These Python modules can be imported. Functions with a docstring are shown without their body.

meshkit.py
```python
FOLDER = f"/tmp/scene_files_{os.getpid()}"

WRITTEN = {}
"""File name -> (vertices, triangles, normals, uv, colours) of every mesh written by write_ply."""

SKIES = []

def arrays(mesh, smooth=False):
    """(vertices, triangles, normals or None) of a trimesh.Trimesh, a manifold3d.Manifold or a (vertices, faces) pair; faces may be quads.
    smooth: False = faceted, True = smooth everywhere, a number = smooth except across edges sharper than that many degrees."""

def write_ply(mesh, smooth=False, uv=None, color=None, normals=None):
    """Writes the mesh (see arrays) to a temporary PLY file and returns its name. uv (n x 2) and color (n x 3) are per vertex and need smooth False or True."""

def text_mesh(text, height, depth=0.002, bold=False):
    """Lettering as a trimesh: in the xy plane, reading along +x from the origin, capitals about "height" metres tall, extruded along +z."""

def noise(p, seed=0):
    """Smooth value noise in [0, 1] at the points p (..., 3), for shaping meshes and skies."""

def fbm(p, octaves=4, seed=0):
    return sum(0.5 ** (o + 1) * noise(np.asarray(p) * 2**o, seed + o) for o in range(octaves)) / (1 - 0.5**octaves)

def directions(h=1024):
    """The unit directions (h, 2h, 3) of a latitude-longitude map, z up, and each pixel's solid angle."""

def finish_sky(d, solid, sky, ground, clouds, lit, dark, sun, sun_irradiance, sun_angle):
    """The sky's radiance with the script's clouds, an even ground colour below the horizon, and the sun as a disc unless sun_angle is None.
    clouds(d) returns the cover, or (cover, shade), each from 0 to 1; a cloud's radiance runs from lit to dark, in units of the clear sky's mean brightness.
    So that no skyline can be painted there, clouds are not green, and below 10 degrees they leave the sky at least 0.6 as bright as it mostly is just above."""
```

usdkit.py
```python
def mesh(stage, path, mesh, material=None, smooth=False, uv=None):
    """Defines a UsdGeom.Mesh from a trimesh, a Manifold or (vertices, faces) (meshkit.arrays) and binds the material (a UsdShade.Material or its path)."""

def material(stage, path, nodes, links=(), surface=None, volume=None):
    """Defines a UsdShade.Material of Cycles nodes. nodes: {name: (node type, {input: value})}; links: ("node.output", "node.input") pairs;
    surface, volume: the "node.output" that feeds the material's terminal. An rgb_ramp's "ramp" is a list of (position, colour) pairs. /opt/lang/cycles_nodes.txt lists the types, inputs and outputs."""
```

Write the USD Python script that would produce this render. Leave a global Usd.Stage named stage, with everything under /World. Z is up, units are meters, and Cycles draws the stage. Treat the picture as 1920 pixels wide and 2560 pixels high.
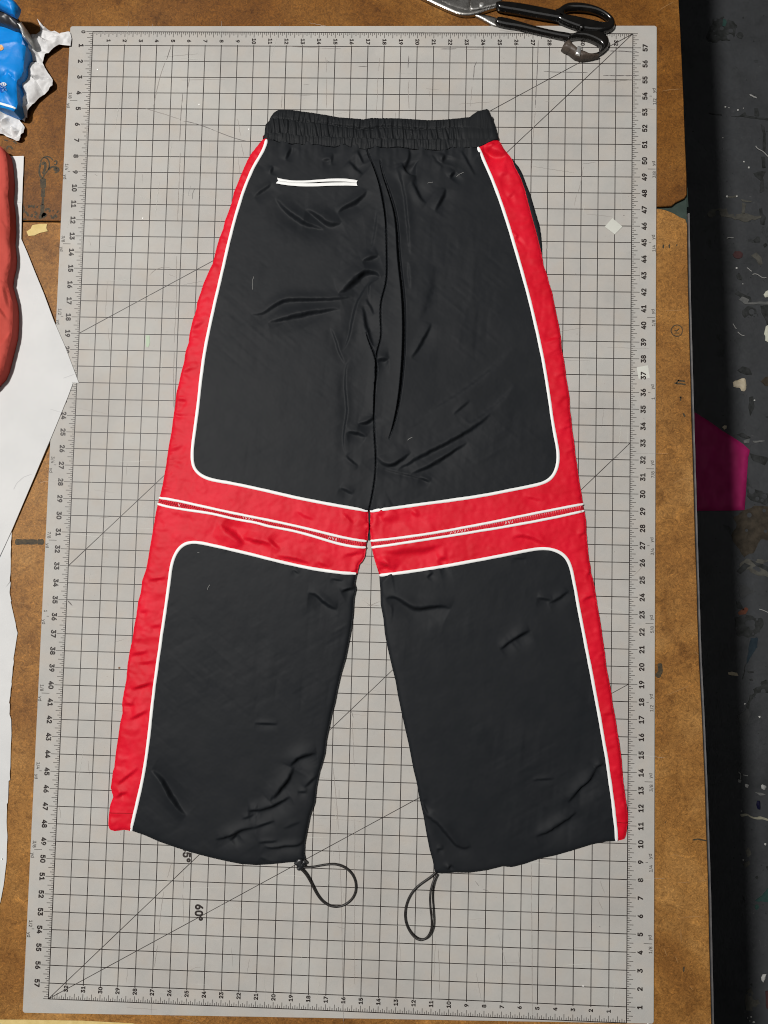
"""A pair of black and red track trousers laid out on a gridded cutting mat on a workbench, seen from above."""
import math
import numpy as np
import shapely
from shapely.geometry import Polygon, LineString, box as sbox
from scipy.spatial import Delaunay, cKDTree
from scipy.interpolate import splprep, splev
from scipy.ndimage import gaussian_filter, map_coordinates
import trimesh
import usdkit, meshkit
from pxr import Usd, UsdGeom, UsdLux, UsdShade, Gf, Sdf

stage = Usd.Stage.CreateInMemory()
UsdGeom.SetStageUpAxis(stage, 'Z'); UsdGeom.SetStageMetersPerUnit(stage, 1.0)
UsdGeom.Xform.Define(stage, '/World'); UsdGeom.Scope.Define(stage, '/World/Looks')

# ---- heights: floor 0, hardboard top of the bench, top of the mat
BENCH = 0.86
MAT = 0.8625
IN = 0.0254

# ---- camera (a phone held over the bench, looking straight down with a slight tilt)
ROT = [[0.9993437, 0.0239269, -0.0271973], [-0.0224568, 0.9983349, 0.0531323], [0.0284233, -0.0524866, 0.998217]]
EYE = [0.086284, -0.06777, 1.104849]
cam = UsdGeom.Camera.Define(stage, '/World/Camera')
m4 = Gf.Matrix4d(*ROT[0], 0, *ROT[1], 0, *ROT[2], 0, EYE[0], EYE[1], EYE[2] + MAT, 1)
cam.AddTransformOp().Set(m4)
cam.CreateHorizontalApertureAttr(36.0); cam.CreateVerticalApertureAttr(48.0)
cam.CreateFocalLengthAttr(36.0 * 1850.000 / 1920)
cam.CreateClippingRangeAttr(Gf.Vec2f(0.05, 100))
cam.CreateExposureAttr(0.0)

# ---- light: one small workshop lamp up to the left, and a broad overhead fill, added to stand in for room bounce
def aim(l, eye, at):
    e, a = Gf.Vec3d(*eye), Gf.Vec3d(*at)
    v = Gf.Matrix4d().SetLookAt(e, a, Gf.Vec3d(0, 1, 0)).GetInverse()
    l.AddTransformOp().Set(v)
lamp = UsdLux.DiskLight.Define(stage, '/World/WorkLamp')
lamp.CreateRadiusAttr(0.11); lamp.CreateIntensityAttr(LAMP := 1735.0); lamp.CreateColorAttr(Gf.Vec3f(1.0, 0.965, 0.925))
aim(lamp, (-1.60, 0.75, BENCH + 4.0), (0, 0, BENCH))
fill = UsdLux.RectLight.Define(stage, '/World/AddedFillLight')
fill.CreateWidthAttr(4.0); fill.CreateHeightAttr(4.0); fill.CreateIntensityAttr(FILL := 0.60); fill.CreateColorAttr(Gf.Vec3f(1.0, 0.99, 0.97))
aim(fill, (-0.6, 0.5, BENCH + 4.4), (-0.6, 0.5001, 0))

# ---- scene tree helpers
TAKEN = {}
def numbered(parent, name):
    k = (parent, name); n = TAKEN.get(k, 0); TAKEN[k] = n + 1
    return name if n == 0 else '%s_%03d' % (name, n)
ORIG = {}
def tag(p, label=None, cat=None, group=None, kind=None):
    for k, v in (('label', label), ('category', cat), ('group', group), ('kind', kind)):
        if v: p.SetCustomDataByKey(k, v)
    return p
def thing(name, label, cat, base, group=None):
    path = '/World/' + numbered('/World', name)
    x = UsdGeom.Xform.Define(stage, path); x.AddTranslateOp().Set(Gf.Vec3d(*map(float, base)))
    ORIG[path] = np.array(base, float)
    tag(x.GetPrim(), label, cat, group)
    return path
def part(parent, name, mesh, mat, smooth=False, label=None, kind=None):
    v, f = (np.asarray(mesh[0], float), mesh[1]) if isinstance(mesh, tuple) else (np.asarray(mesh.vertices, float), np.asarray(mesh.faces))
    path = parent + '/' + numbered(parent, name)
    o = ORIG.get(parent, np.zeros(3)); ORIG[path] = o if parent == '/World' or UsdGeom.Xform(stage.GetPrimAtPath(parent)) and not UsdGeom.Mesh(stage.GetPrimAtPath(parent)) else o
    pm = usdkit.mesh(stage, path, (v - o, np.asarray(f)), M[mat], smooth=smooth)
    tag(pm.GetPrim(), label, kind=kind)
    return path
def lone(name, mesh, mat, label, cat, smooth=False, group=None, kind=None):
    p = part('/World', name, mesh, mat, smooth)
    tag(stage.GetPrimAtPath(p), label, cat, group, kind)
    return p

# ---- materials
M = {}
def mat(name, nodes, links=(), surface='p.BSDF'):
    M[name] = usdkit.material(stage, '/World/Looks/' + name, nodes, list(links), surface=surface)
def plain(name, col, rough=.5, spec=.5, metal=0., bump=None, sheen=0., vary=None, coat=0.):
    n = {'p': ('principled_bsdf', dict(base_color=col, roughness=rough, specular_ior_level=spec, metallic=metal, sheen_weight=sheen, coat_weight=coat))}
    l = []
    if bump or vary: n['g'] = ('geometry', {})
    if bump:
        n['bn'] = ('noise_texture', dict(scale=bump[0], detail=4.0, roughness=.6)); n['b'] = ('bump', dict(strength=1.0, distance=bump[1]))
        l += [('g.position', 'bn.vector'), ('bn.fac', 'b.height'), ('b.normal', 'p.normal')]
    if vary:
        sc, c2 = vary
        n['vn'] = ('noise_texture', dict(scale=sc, detail=5.0, roughness=.6)); n['vr'] = ('rgb_ramp', dict(ramp=[(.36, col), (.64, c2)]))
        l += [('g.position', 'vn.vector'), ('vn.fac', 'vr.fac'), ('vr.color', 'p.base_color')]
    mat(name, n, l)
def mixer(n, l, name, a, b, fac, kind='mix', f=1.0):
    """name = a blended with b; fac is a link or a number."""
    n[name] = ('mix_color', dict(blend_type=kind, **({} if isinstance(fac, str) else dict(fac=fac))))
    l += [(a, name + '.a'), (b, name + '.b')] + ([(fac, name + '.fac')] if isinstance(fac, str) else [])
    return name + '.result'
def hardboard(name, dark, mid, lite, stain, off):
    n = {'g': ('geometry', {}), 'mp': ('mapping', dict(location=off)), 'p': ('principled_bsdf', dict(roughness=.55, specular_ior_level=.22))}
    l = [('g.position', 'mp.vector')]
    def tex(k, sc, ramp, det=5.0, ro=.6, dist=0., lac=2.0):
        n[k + 'n'] = ('noise_texture', dict(scale=sc, detail=det, roughness=ro, distortion=dist, lacunarity=lac)); n[k] = ('rgb_ramp', dict(ramp=ramp))
        l.extend([('mp.vector', k + 'n.vector'), (k + 'n.fac', k + '.fac')])
        return k + '.color'
    blot = tex('a', 7, [(.32, dark), (.5, mid), (.7, lite)], 6, .62, .6)
    fib = tex('f', 130, [(.34, (.45, .42, .38)), (.5, (1, 1, 1)), (.66, (1.5, 1.46, 1.4))], 3, .7, 2.2)
    spot = tex('s', 38, [(.3, (.62, .58, .54)), (.42, (1, 1, 1)), (.60, (1, 1, 1)), (.70, (1.4, 1.38, 1.3))], 4, .6, 1.0)
    flk = tex('k', 260, [(.30, (.72, .68, .64)), (.42, (1, 1, 1)), (.60, (1, 1, 1)), (.66, (1.55, 1.5, 1.4))], 2, .5, 3.0)
    wide = tex('w', 15, [(.3, (.74, .70, .64)), (.46, (1, 1, 1)), (.64, (1.02, 1.02, 1.02)), (.76, (1.2, 1.2, 1.18))], 5, .7, .8)
    n['v'] = ('voronoi_texture', dict(scale=26.0, feature='smooth_f1', smoothness=.25, detail=2.0)); n['wob'] = ('noise_texture', dict(scale=22.0, detail=3.0)); n['wm'] = ('mix_color', dict(blend_type='add', fac=.055, use_clamp=False))
    n['vr'] = ('rgb_ramp', dict(ramp=[(.0, (1.14, 1.12, 1.08)), (.42, (1.03, 1.02, 1)), (.58, (.93, .92, .9)), (.75, (.86, .84, .8))]))
    l += [('mp.vector', 'wob.vector'), ('mp.vector', 'wm.a'), ('wob.color', 'wm.b'), ('wm.result', 'v.vector'), ('v.distance', 'vr.fac')]
    sm = tex('t', 3.4, [(.50, (0, 0, 0)), (.66, (.75, .75, .75))], 7, .65, 1.0)
    n['st'] = ('color', dict(value=stain))
    c = mixer(n, l, 'm0', blot, 'st.color', sm)
    c = mixer(n, l, 'm1', c, fib, .62, 'multiply'); c = mixer(n, l, 'm2', c, spot, .8, 'multiply'); c = mixer(n, l, 'm3', c, 'vr.color', .55, 'multiply'); c = mixer(n, l, 'm4', c, flk, .8, 'multiply'); c = mixer(n, l, 'm5', c, wide, .9, 'multiply')
    n['b'] = ('bump', dict(strength=.6, distance=.0004))
    l += [(c, 'p.base_color'), ('fn.fac', 'b.height'), ('b.normal', 'p.normal')]
    mat(name, n, l)
hardboard('hardboard_upper', (.12, .045, .0075), (.18, .073, .012), (.245, .113, .025), (.14, .056, .012), (3., 1., 0.))
hardboard('hardboard_lower', (.22, .098, .024), (.295, .142, .037), (.37, .197, .063), (.185, .080, .02), (0., 7., 2.))

n = {'g': ('geometry', {}), 'p': ('principled_bsdf', dict(roughness=.34, specular_ior_level=.16))}; l = []
for k, sc, ramp in (('a', 9., [(.3, (.388, .373, .350)), (.5, (.423, .409, .384)), (.7, (.450, .441, .416))]), ('c', 30., [(.3, (.95, .97, .98)), (.5, (1, 1, 1)), (.7, (1.03, 1.0, .97))]), ('d', 160., [(.25, (.93, .93, .93)), (.4, (1, 1, 1)), (.75, (1.03, 1.03, 1.03))])):
    n[k + 'n'] = ('noise_texture', dict(scale=sc, detail=5.0, roughness=.6)); n[k] = ('rgb_ramp', dict(ramp=ramp)); l += [('g.position', k + 'n.vector'), (k + 'n.fac', k + '.fac')]
c = mixer(n, l, 'm1', 'a.color', 'c.color', 1.0, 'multiply'); c = mixer(n, l, 'm2', c, 'd.color', .8, 'multiply')
n['sp'] = ('noise_texture', dict(scale=240.0, detail=2.0)); n['spr'] = ('rgb_ramp', dict(ramp=[(.74, (1, 1, 1)), (.80, (.55, .52, .5))])); l += [('g.position', 'sp.vector'), ('sp.fac', 'spr.fac')]
c = mixer(n, l, 'm3', c, 'spr.color', .8, 'multiply')
n['b'] = ('bump', dict(strength=.5, distance=.0003)); l += [(c, 'p.base_color'), ('dn.fac', 'b.height'), ('b.normal', 'p.normal')]
n['rr'] = ('map_range', dict(from_min=.3, from_max=.7, to_min=.55, to_max=.75)); l += [('cn.fac', 'rr.value'), ('rr.result', 'p.roughness')]
mat('mat_vinyl', n, l)
plain('print_ink', (.028, .022, .02), .5, .3); plain('print_grey', (.05, .044, .04), .5, .3)
plain('pencil', (.20, .175, .165), .7, .2, vary=(900., (.36, .33, .30))); plain('pencil_dark', (.085, .078, .08), .7, .2, vary=(900., (.22, .2, .19)))
plain('table_ink', (.030, .026, .020), .6, .2, vary=(220., (.075, .056, .03)))

def cloth(name, col, c2, rough, spec, sheen, weave, bump):
    n = {'g': ('geometry', {}), 'p': ('principled_bsdf', dict(roughness=rough, specular_ior_level=spec, sheen_weight=sheen, sheen_roughness=.4)),
         'w1': ('noise_texture', dict(scale=weave, detail=2.0)), 'b': ('bump', dict(strength=.5, distance=bump)),
         'vn': ('noise_texture', dict(scale=22.0, detail=6.0, roughness=.65)), 'vr': ('rgb_ramp', dict(ramp=[(.35, col), (.65, c2)]))}
    l = [('g.position', 'w1.vector'), ('g.position', 'vn.vector'), ('w1.fac', 'b.height'), ('b.normal', 'p.normal'), ('vn.fac', 'vr.fac'), ('vr.color', 'p.base_color')]
    mat(name, n, l)
cloth('black_nylon', (.0100, .0118, .0143), (.0132, .0148, .0172), .58, .13, .0, 1500., .00008)
cloth('black_rib', (.0095, .0110, .0128), (.0122, .0137, .0152), .62, .16, .0, 1500., .00008)
cloth('red_nylon', (.58, .0038, .0165), (.68, .0060, .025), .55, .18, .0, 1500., .00008)
cloth('salmon_cotton', (.42, .062, .047), (.49, .080, .062), .85, .12, .0, 420., .0007)
cloth('magenta_cloth', (.34, .013, .105), (.42, .020, .14), .6, .25, .0, 900., .0002)
plain('white_cord', (.82, .83, .82), .5, .35); plain('zip_tape', (.58, .008, .024), .6, .3, bump=(900., .0004)); plain('zip_teeth', (.66, .02, .04), .35, .35)
plain('white_stitch', (.85, .84, .82), .6, .3); plain('black_slit', (.006, .006, .006), .8, .1); plain('red_stitch', (.30, .004, .008), .7, .2)
plain('cord_black', (.016, .014, .013), .45, .5, bump=(1500., .0003)); plain('plastic_black', (.014, .015, .017), .38, .5)
plain('steel', (.50, .49, .47), .34, .5, 1., bump=(120., .0002), vary=(60., (.34, .33, .31))); plain('black_enamel', (.006, .006, .006), .16, .6, coat=.5, vary=(45., (.010, .009, .008)))
plain('wrap_tape', (.055, .042, .034), .5, .4, vary=(120., (.09, .07, .055))); plain('pale_steel', (.7, .7, .68), .3, .5, .8)
plain('bag_blue', (.003, .20, .62), .42, .3, bump=(60., .0006), vary=(30., (.004, .23, .68))); plain('bag_print_blue', (.01, .10, .46), .35); plain('bag_white', (.82, .86, .88), .35); plain('bag_lid', (.022, .022, .026), .35, .5, vary=(40., (.045, .045, .05)))
plain('bag_foil', (.60, .62, .60), .32, .5, .55, bump=(300., .0012)); plain('bag_orange', (.55, .20, .025), .4, .4, vary=(200., (.75, .42, .16))); plain('bag_code', (.25, .42, .82), .35)
plain('paper_white', (.565, .572, .572), .8, .2, vary=(7., (.625, .63, .628)), bump=(14., .0012)); plain('tissue_white', (.66, .66, .66), .85, .15, bump=(200., .0003)); plain('paper_line', (.45, .45, .46), .8)
plain('masking_tape', (.56, .43, .17), .7, .2, bump=(500., .0003), vary=(90., (.64, .50, .22))); plain('clear_tape', (.56, .57, .52), .4, .3, vary=(60., (.60, .61, .56))); plain('green_chalk', (.43, .52, .40), .7, .2)
plain('trim_metal', (.16, .155, .16), .45, .5, .6, vary=(50., (.26, .25, .25))); plain('green_paint', (.020, .034, .028), .5, vary=(40., (.035, .055, .045))); plain('bench_wood', (.06, .038, .02), .6); plain('board_edge', (.34, .19, .08), .7, .2)
plain('hole_dark', (.20, .12, .08), .8, .1)

n = {'g': ('geometry', {}), 'p': ('principled_bsdf', dict(specular_ior_level=.4))}; l = []
def ft(k, sc, ramp, det=6., ro=.65, dist=.4):
    n[k + 'n'] = ('noise_texture', dict(scale=sc, detail=det, roughness=ro, distortion=dist)); n[k] = ('rgb_ramp', dict(ramp=ramp)); l.extend([('g.position', k + 'n.vector'), (k + 'n.fac', k + '.fac')]); return k + '.color'
base = ft('a', 9., [(.25, (.034, .037, .039)), (.45, (.050, .053, .057)), (.7, (.057, .061, .066))])
chip = ft('c', 13., [(.62, (0, 0, 0)), (.70, (.8, .8, .8))], 7., .7, .8); n['cc'] = ('color', dict(value=(.022, .025, .024)))
c = mixer(n, l, 'm1', base, 'cc.color', chip)
scuff = ft('s', 45., [(.69, (0, 0, 0)), (.73, (.8, .8, .8))], 5., .7, 1.5); n['sc'] = ('color', dict(value=(.13, .135, .125)))
c = mixer(n, l, 'm2', c, 'sc.color', scuff)
grit = ft('d', 110., [(.71, (0, 0, 0)), (.73, (.8, .8, .8))], 2., .5, 0.); n['dc'] = ('color', dict(value=(.018, .02, .02)))
c = mixer(n, l, 'm3', c, 'dc.color', grit)
n['b'] = ('bump', dict(strength=.8, distance=.0015)); l += [(c, 'p.base_color'), ('cn.fac', 'b.height'), ('b.normal', 'p.normal')]
n['rr'] = ('map_range', dict(from_min=.3, from_max=.7, to_min=.3, to_max=.6)); l += [('sn.fac', 'rr.value'), ('rr.result', 'p.roughness')]
mat('floor_paint', n, l)
for k, a, b in (('dark', (.017, .019, .018), (.040, .043, .044)), ('grime', (.062, .06, .052), (.10, .098, .085)), ('pale', (.10, .105, .105), (.16, .16, .155)), ('rust', (.030, .024, .017), (.060, .048, .034)), ('red', (.05, .022, .022), (.065, .03, .03)), ('orange', (.12, .035, .02), (.15, .06, .035)), ('navy', (.014, .024, .034), (.02, .034, .045)), ('green', (.018, .050, .048), (.03, .07, .06)), ('cream', (.20, .19, .15), (.30, .29, .22)), ('mid', (.045, .048, .05), (.058, .06, .062))):
    plain('stain_' + k, a, .5, .35, vary=(55., b), bump=(120., .0006))
plain('flake_cream', (.50, .43, .30), .7, .2, vary=(80., (.62, .55, .42))); plain('flake_pale', (.50, .52, .44), .7, .2, vary=(60., (.62, .62, .5))); plain('flake_white', (.5, .5, .48), .7, .2); plain('thread_white', (.34, .34, .33), .7, .2); plain('navy_plastic', (.008, .008, .03), .3)
# outlines drawn flat on the table or the floor, in tenths of a millimetre from the middle of the mat
T={
'l_sil_up':[(-1454,5602),(-1641,5355),(-1707,5208),(-1773,5037),(-1816,4915),(-1871,4769),(-1901,4599),(-1954,4429),(-1997,4308),(-2017,4187),(-2071,4042),(-2102,3921),(-2133,3776),(-2163,3634),(-2229,3489),(-2294,3321),(-2325,3201),(-2378,3033),(-2386,2925),(-2438,2745),(-2477,2531),(-2485,2412),(-2526,2269),(-2544,2102),(-2584,1936),(-2613,1770),(-2643,1628),(-2649,1486),(-2675,1250),(-2691,1062),(-2719,874),(-2737,733),(-2753,546),(-2781,358),(-2799,218),(-2828,78)],
'l_sil_lo':[(-2862,-67),(-2886,-223),(-2913,-432),(-2949,-688),(-2970,-873),(-2993,-1035),(-3045,-1197),(-3060,-1381),(-3094,-1520),(-3115,-1749),(-3143,-1910),(-3158,-2093),(-3191,-2254),(-3213,-2436),(-3225,-2709),(-3253,-2868),(-3274,-3027),(-3259,-3163),(-3291,-3322),(-3307,-3502),(-3332,-3705),(-3348,-3973),(-3365,-4018),(-3389,-4265),(-3344,-4398),(-3385,-4511),(-3399,-4645),(-3404,-4801),(-3381,-4867),(-3304,-4891),(-3167,-4868),(-3057,-4880)],
'l_pipe_up':[(-1387,5573),(-1453,5369),(-1531,5210),(-1673,4893),(-1780,4552),(-1863,4189),(-1933,3827),(-1947,3757),(-2034,3324),(-2103,2965),(-2164,2678),(-2200,2369),(-2226,2131),(-2263,1847),(-2287,1540),(-2310,1234),(-2330,952),(-2351,741),(-2345,601),(-2306,485),(-2221,398),(-2102,349),(-1867,296),(-1609,255),(-1377,207),(-1026,140),(-677,67),(-328,5),(20,-44),(309,-89)],
'l_pipe_lo':[(-3052,-4873),(-3014,-4699),(-2967,-4452),(-2921,-4183),(-2889,-3958),(-2849,-3690),(-2828,-3375),(-2805,-3081),(-2783,-2764),(-2756,-2469),(-2726,-2172),(-2693,-1852),(-2649,-1485),(-2615,-1186),(-2589,-956),(-2559,-828),(-2494,-711),(-2392,-640),(-2229,-617),(-2042,-648),(-1715,-716),(-1344,-787),(-995,-871),(-647,-936),(-300,-991),(-46,-1019),(160,-1021)],
'l_zip_up':[(-2839,33),(-2724,30),(-2580,6),(-2448,-18),(-2283,-52),(-2150,-82),(-2029,-112),(-1842,-140),(-1623,-179),(-1404,-223),(-1185,-258),(-1060,-274),(-664,-357),(-431,-409),(-153,-472),(78,-519),(300,-535)],
'l_zip_lo':[(-2858,-54),(-2719,-84),(-2499,-123),(-2279,-156),(-2005,-182),(-1840,-222),(-1620,-265),(-1401,-298),(-1292,-312),(-1182,-353),(-1127,-356),(-848,-396),(-661,-449),(-429,-501),(-197,-565),(35,-617),(293,-629)],
'l_knee_in_up':[(313,-116),(317,-211),(329,-332),(320,-418),(314,-521)],
'l_knee_in_lo':[(293,-638),(280,-771),(247,-836),(198,-892),(172,-1025)],
'l_inner':[(165,-1030),(141,-1174),(166,-1242),(136,-1391),(130,-1596),(112,-1800),(73,-2051),(33,-2278),(-29,-2505),(-79,-2754),(-108,-2934),(-149,-3092),(-185,-3295),(-218,-3475),(-235,-3676),(-286,-3876),(-303,-3921),(-346,-4167),(-362,-4389),(-425,-4568),(-464,-4790),(-492,-4967),(-495,-5121),(-479,-5191)],
'l_hem':[(-3048,-4876),(-2844,-4937),(-2635,-5019),(-2404,-5088),(-2150,-5157),(-1898,-5214),(-1647,-5261),(-1419,-5297),(-1194,-5304),(-968,-5285),(-744,-5253),(-631,-5240),(-479,-5191)],
'seam':[(164,5424),(197,5323),(259,5178),(335,4985),(400,4745),(453,4481),(483,4217),(500,3789),(507,3503),(493,3312),(439,3098),(423,2884),(437,2719),(445,2553),(421,2411),(373,2269),(383,2058),(367,1776),(368,1542),(367,1285),(379,1075),(403,750),(418,611),(391,310),(362,102),(325,-88)],
'r_pipe_up':[(1842,5481),(1925,5314),(2023,5098),(2108,4883),(2193,4644),(2278,4405),(2339,4215),(2385,4096),(2435,3906),(2459,3814),(2532,3578),(2617,3271),(2702,2966),(2788,2591),(2849,2310),(2910,1984),(2960,1706),(3009,1428),(3058,1105),(3100,828),(3104,667),(3076,551),(2998,446),(2873,375),(2669,324),(2442,278),(2194,211),(1853,146),(1396,74),(939,-1),(596,-55),(341,-93)],
'r_pipe_lo':[(505,-1035),(619,-1032),(847,-993),(1188,-932),(1642,-841),(2096,-750),(2456,-673),(2637,-628),(2818,-601),(2999,-592),(3135,-623),(3238,-700),(3296,-812),(3343,-992),(3390,-1217),(3449,-1509),(3509,-1822),(3579,-2134),(3638,-2423),(3708,-2800),(3766,-3109),(3825,-3417),(3878,-3702),(3918,-3962),(3948,-4181),(3977,-4442),(4000,-4616),(4015,-4773)],
'r_sil_up':[(2163,5612),(2196,5576),(2236,5495),(2303,5414),(2366,5333),(2412,5207),(2511,5019),(2574,4839),(2620,4660),(2684,4428),(2744,4222),(2803,3991),(2844,3831),(2829,3864),(2853,3772),(2866,3677),(2914,3559),(2950,3418),(2998,3277),(3035,3088),(3071,2924),(3108,2760),(3140,2573),(3151,2409),(3182,2269),(3207,2130),(3220,1990),(3256,1804),(3280,1665),(3282,1514),(3306,1364),(3320,1202),(3351,1018),(3374,811),(3405,627),(3435,421),(3466,261),(3490,113)],
'r_sil_lo':[(3514,-17),(3542,-169),(3546,-329),(3564,-510),(3588,-737),(3612,-827),(3617,-917),(3652,-1030),(3683,-1187),(3702,-1299),(3730,-1479),(3765,-1658),(3801,-1904),(3836,-2127),(3853,-2283),(3902,-2527),(3930,-2660),(3954,-2859),(3984,-2991),(4023,-3234),(4058,-3431),(4086,-3629),(4094,-3737),(4111,-3934),(4148,-4174),(4180,-4392),(4181,-4501),(4160,-4676),(4129,-4754),(4046,-4772),(4019,-4775)],
'r_zip_up':[(359,-533),(606,-507),(949,-453),(1291,-392),(1633,-327),(2087,-225),(2448,-155),(2856,-48),(3128,9),(3495,83)],
'r_zip_lo':[(375,-627),(609,-603),(951,-538),(1407,-451),(1862,-368),(2202,-303),(2450,-258),(3016,-140),(3507,-12)],
'r_knee_in_up':[(331,-99),(348,-124),(345,-211),(342,-349),(357,-452),(358,-529)],
'r_knee_in_lo':[(380,-636),(418,-791),(456,-904),(500,-1029)],
'r_inner':[(500,-1035),(521,-1245),(533,-1472),(577,-1675),(605,-1900),(644,-2080),(719,-2371),(781,-2594),(819,-2795),(882,-3062),(932,-3261),(994,-3504),(1056,-3791),(1069,-3855),(1118,-4030),(1168,-4272),(1229,-4512),(1280,-4774),(1329,-4992),(1377,-5144),(1407,-5291)],
'r_hem':[(4015,-4779),(3869,-4795),(3671,-4841),(3406,-4931),(3141,-5016),(2920,-5068),(2700,-5152),(2523,-5202),(2392,-5195),(2170,-5258),(1904,-5304),(1704,-5307),(1503,-5331),(1459,-5320),(1407,-5296)],
'wb_top':[(-1454,5602),(-1427,5679),(-1415,5821),(-1376,5869),(-1343,5940),(-1300,6012),(-1220,6066),(-1047,6064),(-896,6044),(-676,6016),(-468,5982),(-294,5951),(-122,5938),(85,5922),(200,5943),(344,5941),(573,5943),(802,5933),(1031,5917),(1202,5918),(1373,5931),(1544,5950),(1714,5969),(1759,6011),(1838,6064),(1985,6101),(2008,6071),(2032,6001),(2055,5966),(2079,5907),(2109,5825),(2133,5720),(2163,5615)],
'wb_bot':[(-1454,5602),(-1407,5575),(-1366,5571),(-1285,5566),(-1215,5539),(-1111,5526),(-1007,5506),(-915,5510),(-834,5495),(-741,5484),(-615,5503),(-477,5475),(-339,5464),(-191,5507),(-109,5466),(121,5433),(303,5476),(355,5464),(470,5454),(641,5470),(790,5451),(927,5434),(1087,5436),(1224,5419),(1348,5432),(1439,5472),(1541,5461),(1814,5471),(1848,5481),(1983,5543),(2073,5588),(2163,5612)],
'wb_seam_a':[(-1365,5899),(-1157,5900),(-983,5872),(-695,5851),(-521,5834),(-348,5806),(-118,5784),(55,5750),(227,5758),(347,5788),(576,5784),(806,5768),(1034,5764),(1262,5766),(1490,5791),(1717,5787),(1865,5771)],
'wb_seam_b':[(-1150,5676),(-919,5642),(-573,5618),(-228,5616),(231,5599),(466,5598),(809,5592),(1152,5595),(1493,5603),(1834,5600)],
'front_edge':[(2366,5333),(2388,5347),(2410,5297),(2464,5235),(2527,5127),(2599,4938),(2662,4777),(2745,4500),(2808,4295),(2832,4143),(2849,3920),(2849,3831),(2786,3991),(2722,4222),(2658,4427),(2594,4660),(2539,4839),(2467,5018),(2377,5207)],
'welt_top':[(-1203,4968),(-1093,4940),(-977,4924),(-782,4925),(-611,4939),(-439,4958),(-268,4960),(-96,4950),(30,4940)],
'welt_bot':[(-1217,4880),(-1125,4858),(-952,4842),(-722,4836),(-436,4839),(-207,4855),(27,4848)],
'welt_mid':[(-1184,4918),(-1011,4894),(-781,4889),(-552,4893),(-438,4900),(-266,4908),(-95,4908),(14,4897)],
'loop_l':[(-501,-5295),(-431,-5296),(-377,-5298),(-300,-5284),(-185,-5261),(-108,-5249),(-7,-5255),(87,-5289),(166,-5346),(229,-5419),(266,-5501),(272,-5591),(252,-5681),(200,-5758),(124,-5817),(25,-5858),(-52,-5861),(-130,-5838),(-209,-5781),(-272,-5708),(-329,-5620),(-378,-5531),(-435,-5443),(-483,-5377),(-531,-5330)],
'loop_r':[(1425,-5306),(1348,-5385),(1216,-5477),(1129,-5567),(1042,-5701),(997,-5855),(1005,-6007),(1052,-6135),(1121,-6219),(1211,-6264),(1288,-6246),(1353,-6156),(1379,-6015),(1369,-5863),(1351,-5712),(1352,-5559),(1394,-5427),(1448,-5338)],
'lock_axis':[(-474,-5205),(-579,-5334)],
'lock_body':[(-636,-5240),(-586,-5180),(-542,-5166),(-511,-5182),(-508,-5317),(-531,-5327),(-575,-5286)],
'hem_stitch_l':[(-3389,-4618),(-3224,-4612),(-3036,-4611)],
'hem_stitch_r':[(3995,-4496),(4088,-4508),(4176,-4512)],
'eyelet':[(2049,5984),(2069,5968),(2069,5945),(2050,5933),(2033,5945),(2033,5968)],
'w0':[(-1216,4655),(-1093,4512),(-899,4345),(-707,4251),(-469,4194)],
'w1':[(-760,4467),(-641,4432),(-544,4349),(-425,4278),(-201,4281)],
'w2':[(175,4791),(84,4669),(-55,4571),(-264,4436)],
'w3':[(-120,5247),(-23,5151),(110,5031)],
'w4':[(719,5182),(792,5074),(910,5034)],
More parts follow.
